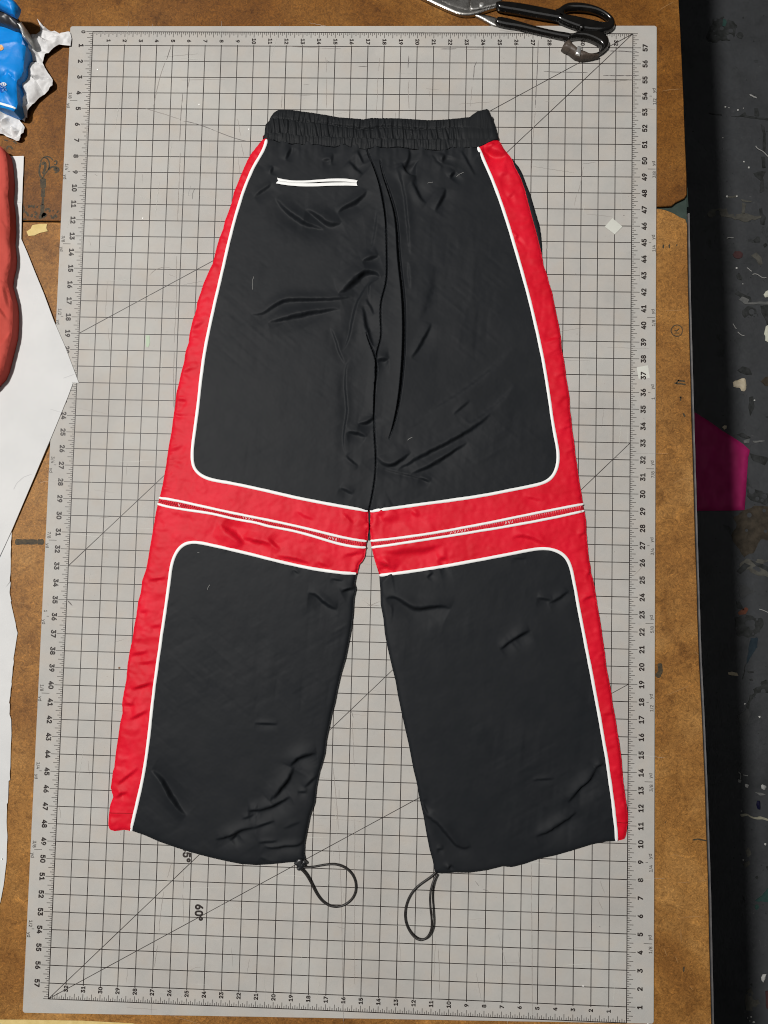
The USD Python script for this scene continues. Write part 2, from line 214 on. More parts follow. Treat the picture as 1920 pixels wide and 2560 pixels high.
'w5':[(854,4930),(951,4775),(1012,4667),(1084,4596)],
'w6':[(1508,5093),(1427,4996)],
'w7':[(1367,4827),(1306,4634),(1215,4477)],
'w8':[(1595,5432),(1692,5264),(1813,5036)],
'w9':[(-999,5458),(-1081,5250)],
'w10':[(-1268,5151),(-1304,5030)],
'w11':[(-1283,4884),(-1410,4774),(-1549,4676)],
'w12':[(783,5473),(803,5304),(731,5146)],
'w13':[(-360,5366),(-384,5184)],
'w14':[(17,5418),(117,5201)],
'w15':[(-523,5255),(-381,5269)],
'w16':[(564,5253),(664,5013),(740,4748),(783,4412),(827,4029),(855,3793)],
'w17':[(822,3697),(867,3270)],
'w18':[(335,4479),(308,4167),(246,3831)],
'w19':[(132,3677),(376,3780)],
'w20':[(-218,3188),(-69,3292),(69,3425),(183,3517),(301,3512),(408,3435)],
'w21':[(-1536,2854),(-1232,2942),(-1071,3052),(-860,3079),(-532,3083),(-251,3111),(29,3158)],
'w22':[(-1272,2728),(-993,2791),(-760,2854),(-480,2906),(-188,2951)],
'w23':[(245,3392),(144,3212),(55,3045),(14,2830),(-37,2546),(-136,2308)],
'w24':[(168,2999),(202,2762),(253,2598),(340,2375)],
'w25':[(205,3118),(279,2977),(335,2871)],
'w26':[(-332,2659),(-233,2448),(-157,2237),(-84,2109)],
'w27':[(-28,2192),(-79,1932),(-72,1651),(-37,1417),(-74,1136),(-29,741)],
'w28':[(-36,741),(48,650),(154,576)],
'w29':[(-33,1067),(106,1065),(258,1008)],
'w30':[(137,1217),(287,1241),(373,1343)],
'w31':[(380,2175),(566,2190)],
'w32':[(1192,2754),(1115,2564),(1025,2398),(914,2208)],
'w33':[(2106,1399),(1948,1245),(1607,1030),(1266,837),(970,669),(721,514)],
'w34':[(1769,963),(1520,796),(1270,629),(928,483)],
'w35':[(427,728),(534,614),(627,588),(763,665),(933,784)],
'w36':[(1793,1591),(1555,1377)],
'w37':[(1068,424),(1230,363)],
'w38':[(-115,246),(84,153)],
'w39':[(2410,2420),(2186,2159),(1823,1849),(1481,1609),(1094,1345)],
'w40':[(2444,1836),(2060,1433),(1787,1242)],
'w41':[(419,584),(698,501),(1045,416),(1276,324)],
'w42':[(1209,3655),(1171,3227),(1017,2798)],
'w43':[(-543,-1333),(-403,-1382),(-286,-1470),(-101,-1545)],
'w44':[(-61,-1305),(52,-1256),(155,-1238)],
'w45':[(605,-1397),(741,-1357),(856,-1418),(995,-1505),(1177,-1505),(1564,-1499)],
'w46':[(-729,-3870),(-631,-3755),(-496,-3695),(-349,-3664)],
'w47':[(2499,-1917),(2298,-2080)],
'w48':[(-1274,-3256),(-931,-3255)],
'w49':[(-216,-1110),(-32,-1135)],
'w50':[(1292,-975),(1213,-1056)],
'w51':[(-783,-992),(-689,-1047)],
'w52':[(2452,-1963),(2586,-1870),(2732,-1794)],
'w53':[(2997,-1392),(3121,-1326),(3288,-1202)],
'w54':[(2827,-1317),(3042,-1343)],
'w55':[(3694,-3749),(3816,-3664)],
'w56':[(2446,-742),(2661,-748)],
'w57':[(-2780,-3977),(-2602,-4128),(-2503,-4303),(-2383,-4455),(-2239,-4617)],
'w58':[(-1794,-4941),(-1569,-4872),(-1413,-4800),(-1199,-4755)],
'w59':[(-1578,-4960),(-1479,-4858)],
'w60':[(-1332,-4514),(-1173,-4495)],
'w61':[(-1407,-4634),(-1239,-4573)],
'w62':[(-684,-3866),(-779,-4092),(-889,-4229),(-1021,-4366)],
'w63':[(-716,-4296),(-884,-4395),(-1040,-4466),(-1243,-4524)],
'w64':[(-329,-3977),(-516,-4157)],
'w65':[(-1235,-4761),(-1078,-4700),(-932,-4647)],
'w66':[(-501,-4890),(-549,-4969),(-751,-4998),(-909,-5037),(-1079,-5016)],
'w67':[(-1171,-4968),(-878,-4932)],
'w68':[(1217,-4480),(1376,-4573),(1536,-4700),(1650,-4850),(1808,-4936),(1931,-4912)],
'w69':[(1196,-4293),(1303,-4477)],
'w70':[(-616,-4231),(-469,-4217)],
'w71':[(-804,-4757),(-558,-4650)],
'w72':[(-1130,-5176),(-970,-5248),(-789,-5253)],
'w73':[(1591,-5256),(1645,-5178)],
'w74':[(1429,-4973),(1530,-4963)],
'w75':[(3716,-3727),(3640,-3883),(3464,-4065),(3321,-4256)],
'w76':[(3434,-4373),(3269,-4510),(3092,-4625),(2850,-4738)],
'w77':[(2795,-3946),(3106,-3909)],
'w78':[(1145,5360),(1227,5255),(1331,5151)],
'w79':[(1350,5362),(1307,5233)],
'w80':[(703,5227),(752,5110),(845,5029),(913,5024)],
'w81':[(-82,-114),(24,-203),(119,-293)],
'w82':[(-764,-117),(-599,-206),(-471,-242)],
'w83':[(-1168,-519),(-977,-698)],
'w84':[(-1043,-808),(-835,-821),(-521,-910)],
'w85':[(-430,-875),(-220,-948)],
'w86':[(524,-744),(604,-699),(690,-689),(759,-708),(862,-689),(990,-668),(1119,-661),(1272,-619),(1425,-555)],
'w87':[(479,-861),(609,-900),(714,-975)],
'w88':[(499,-233),(593,-214),(730,-176),(781,-149)],
'w89':[(444,-131),(557,-141)],
'w90':[(1361,-797),(1514,-759)],
'w91':[(951,-59),(1021,-135),(1090,-107)],
'w92':[(-52,-784),(130,-729),(267,-707)],
'w93':[(137,-1008),(248,-875)],
'w94':[(2453,-450),(2588,-419),(2725,-427),(2908,-526),(3010,-564)],
'w95':[(3427,-395),(3544,-324)],
'w96':[(3493,-1354),(3616,-1279),(3701,-1266)],
'w97':[(3534,-969),(3624,-940)],
'w98':[(3799,-2979),(3970,-2947)],
'w99':[(3736,-2130),(3852,-2093)],
'w100':[(2496,-284),(2700,-245)],
'w101':[(-1879,-336),(-1745,-442),(-1633,-525),(-1542,-653)],
'w102':[(-1546,-518),(-1392,-574),(-1283,-593),(-1109,-632)],
'w103':[(-2940,-1199),(-2662,-1160)],
'w104':[(-3128,-2824),(-2809,-2704)],
'w105':[(-3234,-3031),(-3072,-3044)],
'w106':[(-3132,-3254),(-2861,-3124)],
'w107':[(-3150,-2302),(-2896,-2264)],
'w108':[(-3051,-2436),(-2775,-2397)],
'w109':[(-2877,-1892),(-2715,-1864)],
'w110':[(-3072,-1657),(-2932,-1676)],
'w111':[(-3298,-4222),(-3065,-4031),(-2965,-3950)],
'w112':[(-3314,-4397),(-3111,-4301)],
'w113':[(-3259,-4339),(-3191,-4304)],
'w114':[(2881,2494),(3133,2601)],
'w115':[(2879,3559),(3063,3679)],
'w116':[(2941,2312),(3169,2409)],
'w117':[(3060,1964),(3219,2036)],
'w118':[(3087,1569),(3269,1711)],
'w119':[(3137,1176),(3331,1249)],
'w120':[(3210,808),(3379,926)],
'w121':[(2603,174),(2900,111)],
'w122':[(1934,5492),(2049,5430),(2155,5386),(2269,5355)],
'w123':[(1890,5456),(1988,5375),(2050,5330)],
'w124':[(2055,5557),(2091,5503)],
'w125':[(2160,5042),(2308,5080)],
'w126':[(2296,4719),(2401,4747)],
'w127':[(2428,4067),(2480,4112)],
'w128':[(-2615,1510),(-2545,1523),(-2449,1490)],
'w129':[(-2725,733),(-2471,832)],
'w130':[(-2445,2602),(-2236,2725)],
'w131':[(-2561,1936),(-2305,2035)],
'gap':[(370,5276),(391,5107),(479,4866),(555,4650),(619,4410),(655,4171),(680,3791),(745,3316),(787,2890),(787,2465),(779,1994),(730,1595),(685,1268),(599,987)],
'flap':[(225,2597),(269,2433),(355,2269),(388,2058),(367,1776),(372,1542),(366,1331)],
'gap2':[(165,5371),(247,5190),(322,5021),(392,4769),(445,4504),(478,4217)],
'mat_c':[(-4558,7426),(4558,7469),(4582,-7334),(-4565,-7552)],
'table_edge':[(4893,7896),(4919,7463),(4951,6745),(4980,6174),(5002,5607),(5025,5055),(5035,4372),(5042,3920),(5056,3170),(5082,2287),(5121,992),(5151,10),(5173,-701),(5219,-2083),(5266,-2993),(5313,-4062),(5359,-5399),(5390,-6718),(5405,-7316)],
'joint_l':[(-5527,4300),(-4615,4307),(-4609,4288)],
'board_a_corner':[(5022,5055),(5025,4827),(4991,4773),(4869,4709),(4796,4650),(4613,4639)],
'board_b_corner':[(4608,4607),(4711,4588),(4833,4540),(4931,4478),(5011,4450),(5035,4372)],
'tape_scrap':[(-5100,4133),(-5037,4177),(-5011,4236),(-4896,4257),(-4780,4258),(-4791,4190),(-4766,4142),(-4898,4111),(-4974,4071),(-5065,4062)],
'tape_strip':[(-5262,-7688),(-4549,-7659),(-3690,-7638),(-2951,-7645),(-2418,-7719),(-3707,-7913),(-5247,-7976)],
'mat_tape_a':[(3786,4302),(3901,4435),(3975,4371),(4052,4305),(3937,4184)],
'mat_tape_b':[(4280,2156),(4445,2191),(4476,2000),(4309,1981)],
'green_smear':[(-3155,2523),(-3098,2524),(-3089,2416),(-3109,2339),(-3148,2348)],
'm0':[(-2950,7103),(-2978,7003),(-3009,6883)],
'm1':[(-3032,6841),(-3096,6629),(-3147,6380),(-3185,6133)],
'm2':[(-3317,6099),(-3023,6015),(-2754,5926)],
'm3':[(-2705,5902),(-2413,5830),(-2071,5697),(-1707,5590)],
'm4':[(-2635,6607),(-2670,6384)],
'm5':[(-2734,6346),(-2752,6012),(-2753,5593)],
'm6':[(-2738,5397),(-2738,4883),(-2740,4322)],
'm7':[(-1863,5945),(-1811,5675)],
'm8':[(-1797,5552),(-1747,5352)],
'm9':[(-4068,3918),(-4095,3990)],
'm10':[(-524,6941),(-502,6694)],
'm11':[(-500,6620),(-494,6127)],
'm12':[(309,6933),(303,6723)],
'm13':[(293,6624),(284,6035)],
'm14':[(762,6972),(754,6775)],
'm15':[(775,6578),(762,6430),(785,6124)],
'm16':[(-10,6790),(134,6796)],
'm17':[(1248,7078),(1497,7084)],
'm18':[(1628,7075),(1972,7082)],
'm19':[(1814,6879),(1775,6805),(1763,6584)],
'm20':[(1745,6486),(1727,6167)],
'm21':[(-1134,7111),(-701,7089),(-292,7076)],
'm22':[(-1186,6319),(-1187,6122)],
'm23':[(580,6061),(582,5976)],
'm24':[(-503,6879),(-466,6867)],
'm25':[(2748,7228),(2742,6835),(2715,6150)],
'm26':[(2716,6101),(2686,5663),(2671,5058)],
'm27':[(2837,6730),(3061,6719),(3508,6717)],
'm28':[(3743,6669),(4001,6671),(4286,6672)],
'm29':[(3810,7061),(3998,7057),(4284,7039)],
'm30':[(3456,5235),(3430,5042),(3381,4837)],
'm31':[(3358,4800),(3323,4620)],
'm32':[(4063,4473),(4081,4485)],
'm33':[(-2730,3767),(-2709,3045),(-2718,2422)],
'm34':[(-2712,2279),(-2693,1424)],
'm35':[(-3136,3460),(-3068,3533),(-2950,3583),(-2806,3573)],
'm36':[(-2838,3476),(-2741,3441)],
'm37':[(137,-3050),(167,-3143)],
'm38':[(156,-3184),(176,-3520),(199,-3855)],
'm39':[(259,-1414),(376,-1491),(512,-1430)],
'm40':[(330,-1492),(514,-1489)],
'm41':[(-110,-3885),(-52,-4328),(-6,-4771)],
'm42':[(0,-4992),(41,-5431),(77,-6087),(147,-7515)],
'm43':[(228,-4608),(260,-5862),(289,-6950)],
'm44':[(1483,-6405),(1506,-6685),(1517,-7009)],
'm45':[(2000,-5434),(2057,-5501)],
'm46':[(2114,-5543),(2203,-5573)],
'm47':[(2808,-5158),(2826,-5985),(2852,-7278)],
'm48':[(3799,-5363),(3833,-5459),(3871,-5538)],
'm49':[(3770,-5625),(3813,-5710),(3842,-5770)],
'm50':[(3116,-5757),(3106,-5845)],
'm51':[(-2455,-5343),(-2504,-5544)],
'm52':[(-2554,-5744),(-2586,-6076),(-2599,-6319)],
'm53':[(-2614,-6517),(-2647,-6825)],
'm54':[(-2282,-5381),(-2259,-5690)],
'm55':[(-2267,-5778),(-2240,-6174)],
'm56':[(3799,-623),(3811,-982)],
'm57':[(3963,783),(4020,796)],
'm58':[(-4173,-1539),(-4104,-1607)],
'm59':[(3357,3572),(3376,3554)],
'm60':[(4258,-948),(4348,-855),(4404,-774)],
'm61':[(-2145,-6871),(-2057,-6813),(-1967,-6798)],
'm62':[(-3760,-287),(-3572,-259)],
'm63':[(-3310,5048),(-3304,4902)],
'm64':[(-4058,5041),(-4021,5017)],
'm65':[(3793,-6003),(3809,-6014)],
'm66':[(4388,1394),(4394,1375)],
'm67':[(-459,-6686),(-1113,-6704)],
'mat_hole':[(-3350,-2516)],
'white_specks':[(-4092,6718),(-1685,5779),(-3281,4353),(-2473,6167),(3570,-6846),(4494,-7336),(-4988,-5365)],
'i0':[(-4883,4981),(-4870,4824)],
'i1':[(-4873,4824),(-4868,4678)],
'i2':[(-4870,4678),(-4867,4560)],
'i3':[(-4872,4570),(-4866,4433),(-4899,4335)],
'i4':[(-4933,5226),(-4947,5108),(-4928,5020),(-4883,4981)],
'i5':[(-4883,4981),(-4857,5050),(-4803,5129),(-4797,5208),(-4820,5287),(-4870,5316),(-4908,5296),(-4924,5227)],
'i6':[(-4903,5197),(-4876,5237),(-4854,5188),(-4869,5109),(-4886,5050)],
'i7':[(-4899,5315),(-4841,5331),(-4772,5307),(-4741,5268)],
'i8':[(-4721,5248),(-4683,5258),(-4685,5209),(-4719,5209)],
'i9':[(-4792,5110),(-4746,5169),(-4697,5160),(-4648,5141),(-4703,5071)],
'i10':[(-4725,5130),(-4667,5126)],
'i11':[(-5003,4561),(-5010,4515),(-5046,4548),(-5078,4514),(-5085,4563)],
'i12':[(-4959,4530),(-4945,4518)],
'i13':[(-5138,4455),(-5076,4382)],
'i14':[(-5047,4392),(-5029,4407),(-5018,4383),(-5037,4368),(-5047,4392)],
'i15':[(-4997,4441),(-4963,4437),(-4951,4408),(-4986,4412)],
'i16':[(-4989,4383),(-4963,4354)],
'i17':[(-4760,4444),(-4767,4493),(-4801,4497),(-4814,4458)],
'i18':[(-4865,4414),(-4815,4395),(-4853,4375),(-4812,4424)],
'i19':[(-4708,4474),(-4691,4466)],
'i20':[(-4635,4460),(-4620,4446)],
'i21':[(-4728,4396),(-4688,4357),(-4661,4396),(-4640,4358)],
'i22':[(-5176,4547),(-5149,4489),(-5166,4430)],
'i23':[(-5170,4327),(-5112,4331)],
'i24':[(-5536,5596),(-5467,5577)],
'i25':[(-5389,5577),(-5349,5558),(-5328,5529)],
'i26':[(-5470,5438),(-5462,5488),(-5413,5478),(-5397,5439)],
'i27':[(-5039,-675),(-4695,-668)],
'i28':[(-4695,-668),(-4595,-665)],
'i29':[(4848,1935),(4925,1929),(5019,1915)],
'i30':[(4897,1976),(5008,1964)],
'i31':[(4918,1986),(4872,1928)],
'i32':[(4964,2734),(4942,2671),(4882,2645),(4821,2669),(4799,2731),(4821,2793),(4881,2819),(4942,2795),(4964,2734)],
'i33':[(4845,2738),(4881,2726),(4918,2764)],
'i34':[(4845,2694),(4924,2696)],
'i35':[(4664,4022),(4689,4020)],
'i36':[(4756,4027),(4780,4027)],
'i37':[(4869,4043),(4889,4044)],
'i38':[(4969,4032),(4978,4032)],
'i39':[(5000,-6572),(5024,-6574)],
'i40':[(4741,-4509),(4748,-4515)],
'i41':[(5133,-4752),(5208,-4737),(5329,-4755)],
'i42':[(4611,-2435),(4664,-2342),(4649,-2228)],
'i43':[(4925,1723),(4960,1710)],
'i44':[(4982,1483),(5009,1427)],
'i45':[(4946,1738),(4942,1667)],
'i46':[(2200,7888),(2200,7885)],
'c0':[(4910,-5365),(5007,-5357),(5105,-5346)],
'c1':[(5209,-5332),(5284,-5325),(5352,-5318)],
'c2':[(4911,-5851),(5106,-5838),(5330,-5812)],
'c3':[(4726,-6287),(4752,-6348),(4773,-6409)],
'c4':[(4883,-6384),(4907,-6437),(4931,-6490)],
'c5':[(5090,-6800),(5117,-6828),(5141,-6862)],
'c6':[(4789,-5004),(4894,-4971),(4999,-5027)],
'c7':[(4750,-2690),(4932,-2609),(5099,-2528)],
'c8':[(5158,-2039),(5219,-2098)],
'c9':[(4693,3034),(4874,3043),(5020,3058)],
'c10':[(4638,6443),(4802,6473),(4952,6481)],
'c11':[(4765,5237),(4779,5266)],
'c12':[(-4814,-419),(-4747,-424),(-4640,-415)],
'c13':[(-5009,-1585),(-4875,-1594),(-4769,-1589)],
'c14':[(-4932,-987),(-4839,-992)],
'c15':[(4832,423),(4998,497),(5095,506)],
'c16':[(4972,-6208),(4969,-6002)],
'c17':[(4591,7721),(4715,7808),(4825,7866)],
'shirt':[(-6342,5449),(-5464,5377),(-5415,5338),(-5373,5271),(-5342,5146),(-5321,5001),(-5304,4856),(-5301,4712),(-5304,4587),(-5272,4424),(-5255,4280),(-5241,4089),(-5245,3898),(-5226,3803),(-5209,3660),(-5211,3517),(-5223,3460),(-5238,3374),(-5246,3251),(-5199,3104),(-5155,2958),(-5134,2824),(-5125,2616),(-5128,2433),(-5167,2238),(-5196,2091),(-5235,1908),(-5278,1799),(-5623,1382),(-6116,1433)],
'paper_a':[(-5867,5311),(-5189,5324),(-5187,5160),(-5182,4669),(-5172,4279),(-5165,4006),(-5061,3794),(-4931,3504),(-4764,3146),(-4582,2713),(-4390,2320),(-4155,1769),(-4263,1772),(-4247,1761),(-4317,1544),(-4510,1012),(-4778,302),(-4997,-272),(-5087,-511),(-5180,-737),(-5287,-989),(-5612,-1652)],
'paper_b':[(-6192,365),(-4972,-192),(-5089,-511),(-5088,-761),(-5078,-1142),(-5075,-1273),(-5067,-1283),(-5076,-1443),(-5043,-1566),(-5051,-1579),(-5007,-1741),(-4959,-1912),(-4925,-2041),(-4949,-2263),(-4968,-2432),(-4958,-2468),(-4980,-2776),(-4974,-2800),(-4993,-3078),(-4980,-3102),(-4985,-3248),(-4956,-3325),(-4940,-3547),(-4938,-3831),(-4927,-4214),(-4949,-4235),(-4943,-4546),(-4952,-4566),(-4949,-4837),(-4928,-5036),(-4924,-5236),(-4920,-5395),(-4944,-5734),(-4982,-5993),(-5099,-6333),(-5750,-7244),(-6748,-6896)],
'paper_line':[(-5299,4583),(-5195,4584)],
'paper_line2':[(-4395,1838),(-4235,1900)],
'paper_line3':[(-4573,1358),(-4404,1310)],
'paper_line4':[(-5084,123),(-5041,217),(-4939,312),(-4820,357)],
'bag_body':[(-5807,7302),(-5501,7262),(-5440,7257),(-5295,7190),(-5209,7170),(-5181,7129),(-5167,7077),(-5146,6995),(-5091,6903),(-5093,6851),(-5102,6758),(-5107,6666),(-5109,6502),(-5135,6420),(-5164,6389),(-5207,6337),(-5193,6173),(-5172,5990),(-5180,5908),(-5228,5867),(-5330,5902),(-5432,5927),(-5738,6006)],
'bag_flap':[(-5645,7533),(-5348,7504),(-5130,7388),(-5072,7313),(-5079,7252),(-5096,7202),(-5123,7160),(-5184,7192),(-5336,7272),(-5637,7382)],
'bag_inside':[(-5762,7536),(-5455,7434),(-5300,7347),(-5238,7317),(-5197,7291),(-5159,7240),(-5132,7199),(-5137,7087),(-5237,7097),(-5380,7158),(-5442,7178),(-5745,7218)],
'bag_foil':[(-5240,7148),(-5187,7199),(-5133,7215),(-5094,7138),(-5063,7057),(-5046,6954),(-5101,6980),(-5111,7026),(-5147,7102),(-5188,7107)],
'bag_code':[(-5148,7037),(-5111,7037),(-5076,6897),(-5131,6894)],
'bag_stripe':[(-5517,6006),(-5424,5982),(-5299,5949),(-5169,5907),(-5174,5884),(-5298,5917),(-5422,5952),(-5516,5975)],
'bag_snack':[(-5529,6856),(-5419,6859),(-5398,6832),(-5391,6808),(-5406,6786),(-5447,6771),(-5524,6767)],
'bag_seal':[(-5479,6222),(-5457,6266),(-5440,6285),(-5418,6285),(-5395,6260),(-5380,6235),(-5369,6194),(-5358,6135),(-5363,6107),(-5387,6107),(-5413,6135),(-5439,6147),(-5476,6150)],
'tissue_a':[(-5200,6841),(-5189,7040),(-5185,7166),(-5148,7239),(-5068,7276),(-4998,7313),(-5017,7397),(-5058,7502),(-5015,7450),(-4950,7376),(-4845,7322),(-4788,7327),(-4699,7273),(-4547,7315),(-4517,7210),(-4524,7085),(-4690,7088),(-4719,7063),(-4779,7021),(-4848,6968),(-4912,6916),(-4953,6811),(-4918,6738),(-5002,6769),(-5066,6821),(-5138,6831)],
'tissue_b':[(-5265,6705),(-5188,6810),(-5116,6800),(-5018,6785),(-5002,6764),(-4940,6754),(-4918,6736),(-4888,6692),(-4852,6634),(-4819,6593),(-4776,6531),(-4758,6489),(-4758,6416),(-4838,6343),(-4936,6259),(-5014,6186),(-5099,6061),(-5131,5978),(-5153,5915),(-5174,5926),(-5191,5861),(-5255,5904),(-5313,5935),(-5386,6080),(-5351,6392)],
'tissue_c':[(-5744,6077),(-5540,6079),(-5425,6038),(-5349,5955),(-5281,5915),(-5261,5863),(-5220,5822),(-5185,5770),(-5187,5667),(-5230,5620),(-5220,5584),(-5257,5547),(-5303,5550),(-5371,5588),(-5465,5618),(-5518,5659),(-5723,5673)],
'bar_up':[(2052,7811),(2320,7801),(2703,7733),(3008,7664),(3104,7644),(3181,7575),(3144,7476),(3049,7491),(2705,7550),(2418,7608),(2207,7641),(2092,7671)],
'bow_up':[(2970,7670),(3037,7694),(3065,7718),(3141,7770),(3235,7794),(3426,7785),(3616,7736),(3750,7666),(3864,7577),(3912,7488),(3903,7399),(3847,7343),(3734,7303),(3468,7314),(3278,7381),(3144,7432),(3010,7499)],
'hole_up':[(3127,7615),(3151,7643),(3218,7667),(3370,7667),(3560,7642),(3693,7593),(3785,7522),(3804,7482),(3732,7472),(3523,7521),(3276,7579),(3152,7595)],
'bar_lo':[(2085,7555),(2161,7568),(2324,7532),(2707,7414),(2993,7346),(3279,7307),(3261,7198),(3147,7204),(2994,7237),(2708,7301),(2441,7368),(2211,7399),(2058,7448)],
'bow_lo':[(3166,7218),(3241,7288),(3373,7328),(3525,7342),(3677,7329),(3772,7270),(3826,7181),(3811,7082),(3736,7003),(3642,6943),(3529,6907),(3416,6879),(3321,6902),(3206,6990),(3144,7099)],
'hole_lo':[(3227,7188),(3270,7206),(3374,7219),(3488,7199),(3602,7151),(3679,7101),(3694,7042),(3651,6999),(3566,6973),(3471,6986),(3357,7037),(3281,7096),(3242,7139)],
'wrap':[(3092,7049),(3138,7139),(3204,7188),(3262,7109),(3348,7031),(3471,6982),(3509,6962),(3661,6953),(3661,6928),(3529,6891),(3406,6871),(3302,6902),(3206,6981),(3130,7016)],
'wrap_bit':[(3323,7044),(3388,7025),(3359,6898),(3294,6922)],
'blade_up':[(664,8007),(1054,7812),(1345,7673),(1538,7593),(1672,7586),(1787,7606),(1977,7681),(2168,7735),(2205,7811),(2051,7871),(1667,7910),(1164,8069)],
'blade_lo':[(1749,7614),(1882,7626),(2017,7601),(2132,7561),(2172,7492),(2134,7422),(2058,7436),(1942,7507),(1807,7582)],
'ricasso':[(1669,7790),(1706,7870),(2127,7871),(2205,7801),(2129,7741),(1939,7690),(1786,7654),(1681,7650)],
'flat_face':[(1188,7848),(1687,7850),(1656,7666),(1613,7669),(1363,7749)],
'pivot':[(1865,7734)],
'boss':[(3363,7397),(3430,7368)],
'magenta':[(8081,3437),(8451,3192),(8846,2948),(9191,2704),(9510,2510),(9730,2364),(9906,2205),(9864,2017),(9839,1693),(9814,1319),(9789,946),(9764,618),(9313,593),(8530,571),(7967,558)],
'chip_cream':[(9474,4004),(9523,4048),(9585,4057),(9659,4096),(9721,4122),(9782,4123),(9814,4073),(9824,3960),(9814,3821),(9769,3770),(9695,3781),(9659,3856),(9560,3867),(9491,3886)],
'chip_r1':[(10283,6382),(10341,6475),(10417,6509),(10502,6500),(10502,6323),(10407,6321),(10320,6309)],
'chip_r2':[(10339,5527),(10405,5572),(10520,5552),(10519,5113),(10403,5093),(10322,5142),(10323,5263),(10289,5318)],
'chip_small':[(9195,2804),(9252,2860),(9309,2851),(9308,2769),(9245,2735)],
'sliver':[(9340,-3619),(9439,-3594),(9574,-3620),(9606,-3692),(9480,-3696),(9358,-3672)],
'chip_white':[(10166,-11269),(10211,-11189),(10298,-11178),(10276,-11290),(10223,-11388),(10184,-11346)],
'navy':[(10077,-6866),(10143,-6858),(10162,-6964),(10156,-7091),(10090,-7072),(10055,-6967)],
'drop_a':[(9824,-6492)],
'drop_b':[(10251,-6510)],
'drop_c':[(9638,-6378)],
'thread_a':[(10086,10454),(10122,10379),(10194,10342),(10290,10293),(10362,10218),(10470,10132)],
'thread_b':[(10143,-1959),(10251,-1989),(10380,-2040),(10493,-2064)],
'splinter':[(9921,11892),(9969,11888),(10041,11843),(10119,11813),(10109,11782),(10029,11812),(9945,11857)],
'thread_c':[(9989,6924),(10139,6911),(10225,6861),(10353,6851)],
'thread_d':[(9843,7106),(9968,7012)],
'thread_e':[(9312,7900),(9399,7924),(9485,7918)],
'thread_f':[(9598,-6140),(9651,-6205),(9651,-6338)],
'thread_g':[(9718,-6216),(9838,-6239)],
'thread_h':[(9472,5580),(9526,5493),(9568,5449)],
'thread_i':[(9600,5362),(9686,5286),(9771,5272)],
'spot_a':[(9215,10685)],
'spot_b':[(10039,3536)],
'spot_c':[(10149,-4733)],
'spot_d':[(9690,-7138)],
'spot_e':[(9728,-8364)],
'spot_f':[(10281,-7950)],
'spot_g':[(9741,6670)],
'spot_h':[(9774,-4409)],
'spot_i':[(9577,7096)],
'spot_j':[(9377,11517),(9280,11542),(9618,11456),(9763,11507)],
'spot_k':[(9583,9066)],
'spot_l':[(9324,9057)],
'spot_m':[(9827,-12275),(9919,-12246),(9984,-12372),(9880,-12350)],
'spot_n':[(9773,10025),(9905,9864)],
's0':[(8782,13532),(8818,13711),(8879,13890),(8976,14006),(9171,14050),(9366,14033),(9512,13944),(9580,13791),(9560,13612),(9487,13484),(9341,13432),(9122,13419),(9050,13329),(8928,13329),(8831,13379)],
's1':[(9572,13561),(9633,13638),(9730,13625),(9766,13549),(9718,13472),(9621,13472)],
's2':[(9208,14006),(9268,14019),(9317,13917),(9281,13789),(9195,13815)],
's3':[(8832,11362),(9171,11332),(9207,11302),(8881,11335)],
's4':[(9437,11291),(9678,11300),(9799,11419),(9847,11294),(10161,11258),(10570,11236),(10570,11161),(10281,11196),(9847,11248),(9606,11274)],
's5':[(10053,11510),(10149,11523),(10185,11284),(10064,11295)],
's6':[(10232,11058),(10329,11008),(10363,10607),(10326,10255),(10267,10355),(10292,10706)],
's7':[(10242,10154),(10326,10168),(10337,9855),(10253,9854)],
's8':[(10037,9702),(10205,9779),(10373,9756),(10276,9605),(10311,9256),(10203,9131),(10204,9504)],
's9':[(10176,8741),(10252,8764),(10273,8586),(10358,8475),(10315,8274),(10207,8317)],
's10':[(8783,8614),(8956,8728),(9345,8743),(9388,8576),(9604,8578),(9777,8603),(10014,8561),(10251,8507),(10251,8452),(9992,8437),(9798,8357),(9518,8421),(9345,8508),(9172,8462),(8826,8491)],
's11':[(9474,7461),(9538,7551),(9646,7564),(9753,7487),(9732,7387),(9624,7352),(9517,7373)],
's12':[(9968,7445),(10098,7536),(10226,7404),(10269,7205),(10161,7204),(10076,7358)],
's13':[(10023,7869),(10120,7970),(10195,7960),(10184,7815),(10066,7791)],
's14':[(10281,7738),(10346,7795),(10388,7740),(10313,7650)],
's15':[(9570,6907),(9624,6975),(9699,6887),(9720,6765),(9602,6808)],
's16':[(9516,6397),(9623,6465),(9945,6315),(9966,6205),(9837,6181),(9687,6311)],
's17':[(9730,5980),(9880,6093),(10094,5986),(10115,5788),(9986,5610),(9772,5761)],
's18':[(10180,6075),(10407,6101),(10500,5750),(10405,5550),(10286,5790)],
's19':[(9634,6244),(9730,6334),(9902,6248),(9859,6159),(10458,6212),(10458,6124),(9773,6114)],
's20':[(9280,9068),(9475,9059),(9583,9105),(9626,9049),(9388,9013)],
's21':[(9691,8982),(9993,8941),(9950,8907),(9734,8927)],
's22':[(9734,8893),(9820,8849),(9777,8580),(9712,8602)],
's23':[(9585,4347),(9733,4451),(9930,4378),(9979,4227),(9832,4225),(9684,4273)],
's24':[(10200,4055),(10324,4158),(10545,4187),(10544,3910),(10323,3931)],
's25':[(10320,3102),(10541,3181),(10541,2980)],
's26':[(9904,3621),(10003,3648),(10027,3372),(9928,3119),(9879,3319)],
's27':[(9826,1195),(10119,1152),(10534,1061),(10533,789),(10362,735),(9923,874),(9814,996)],
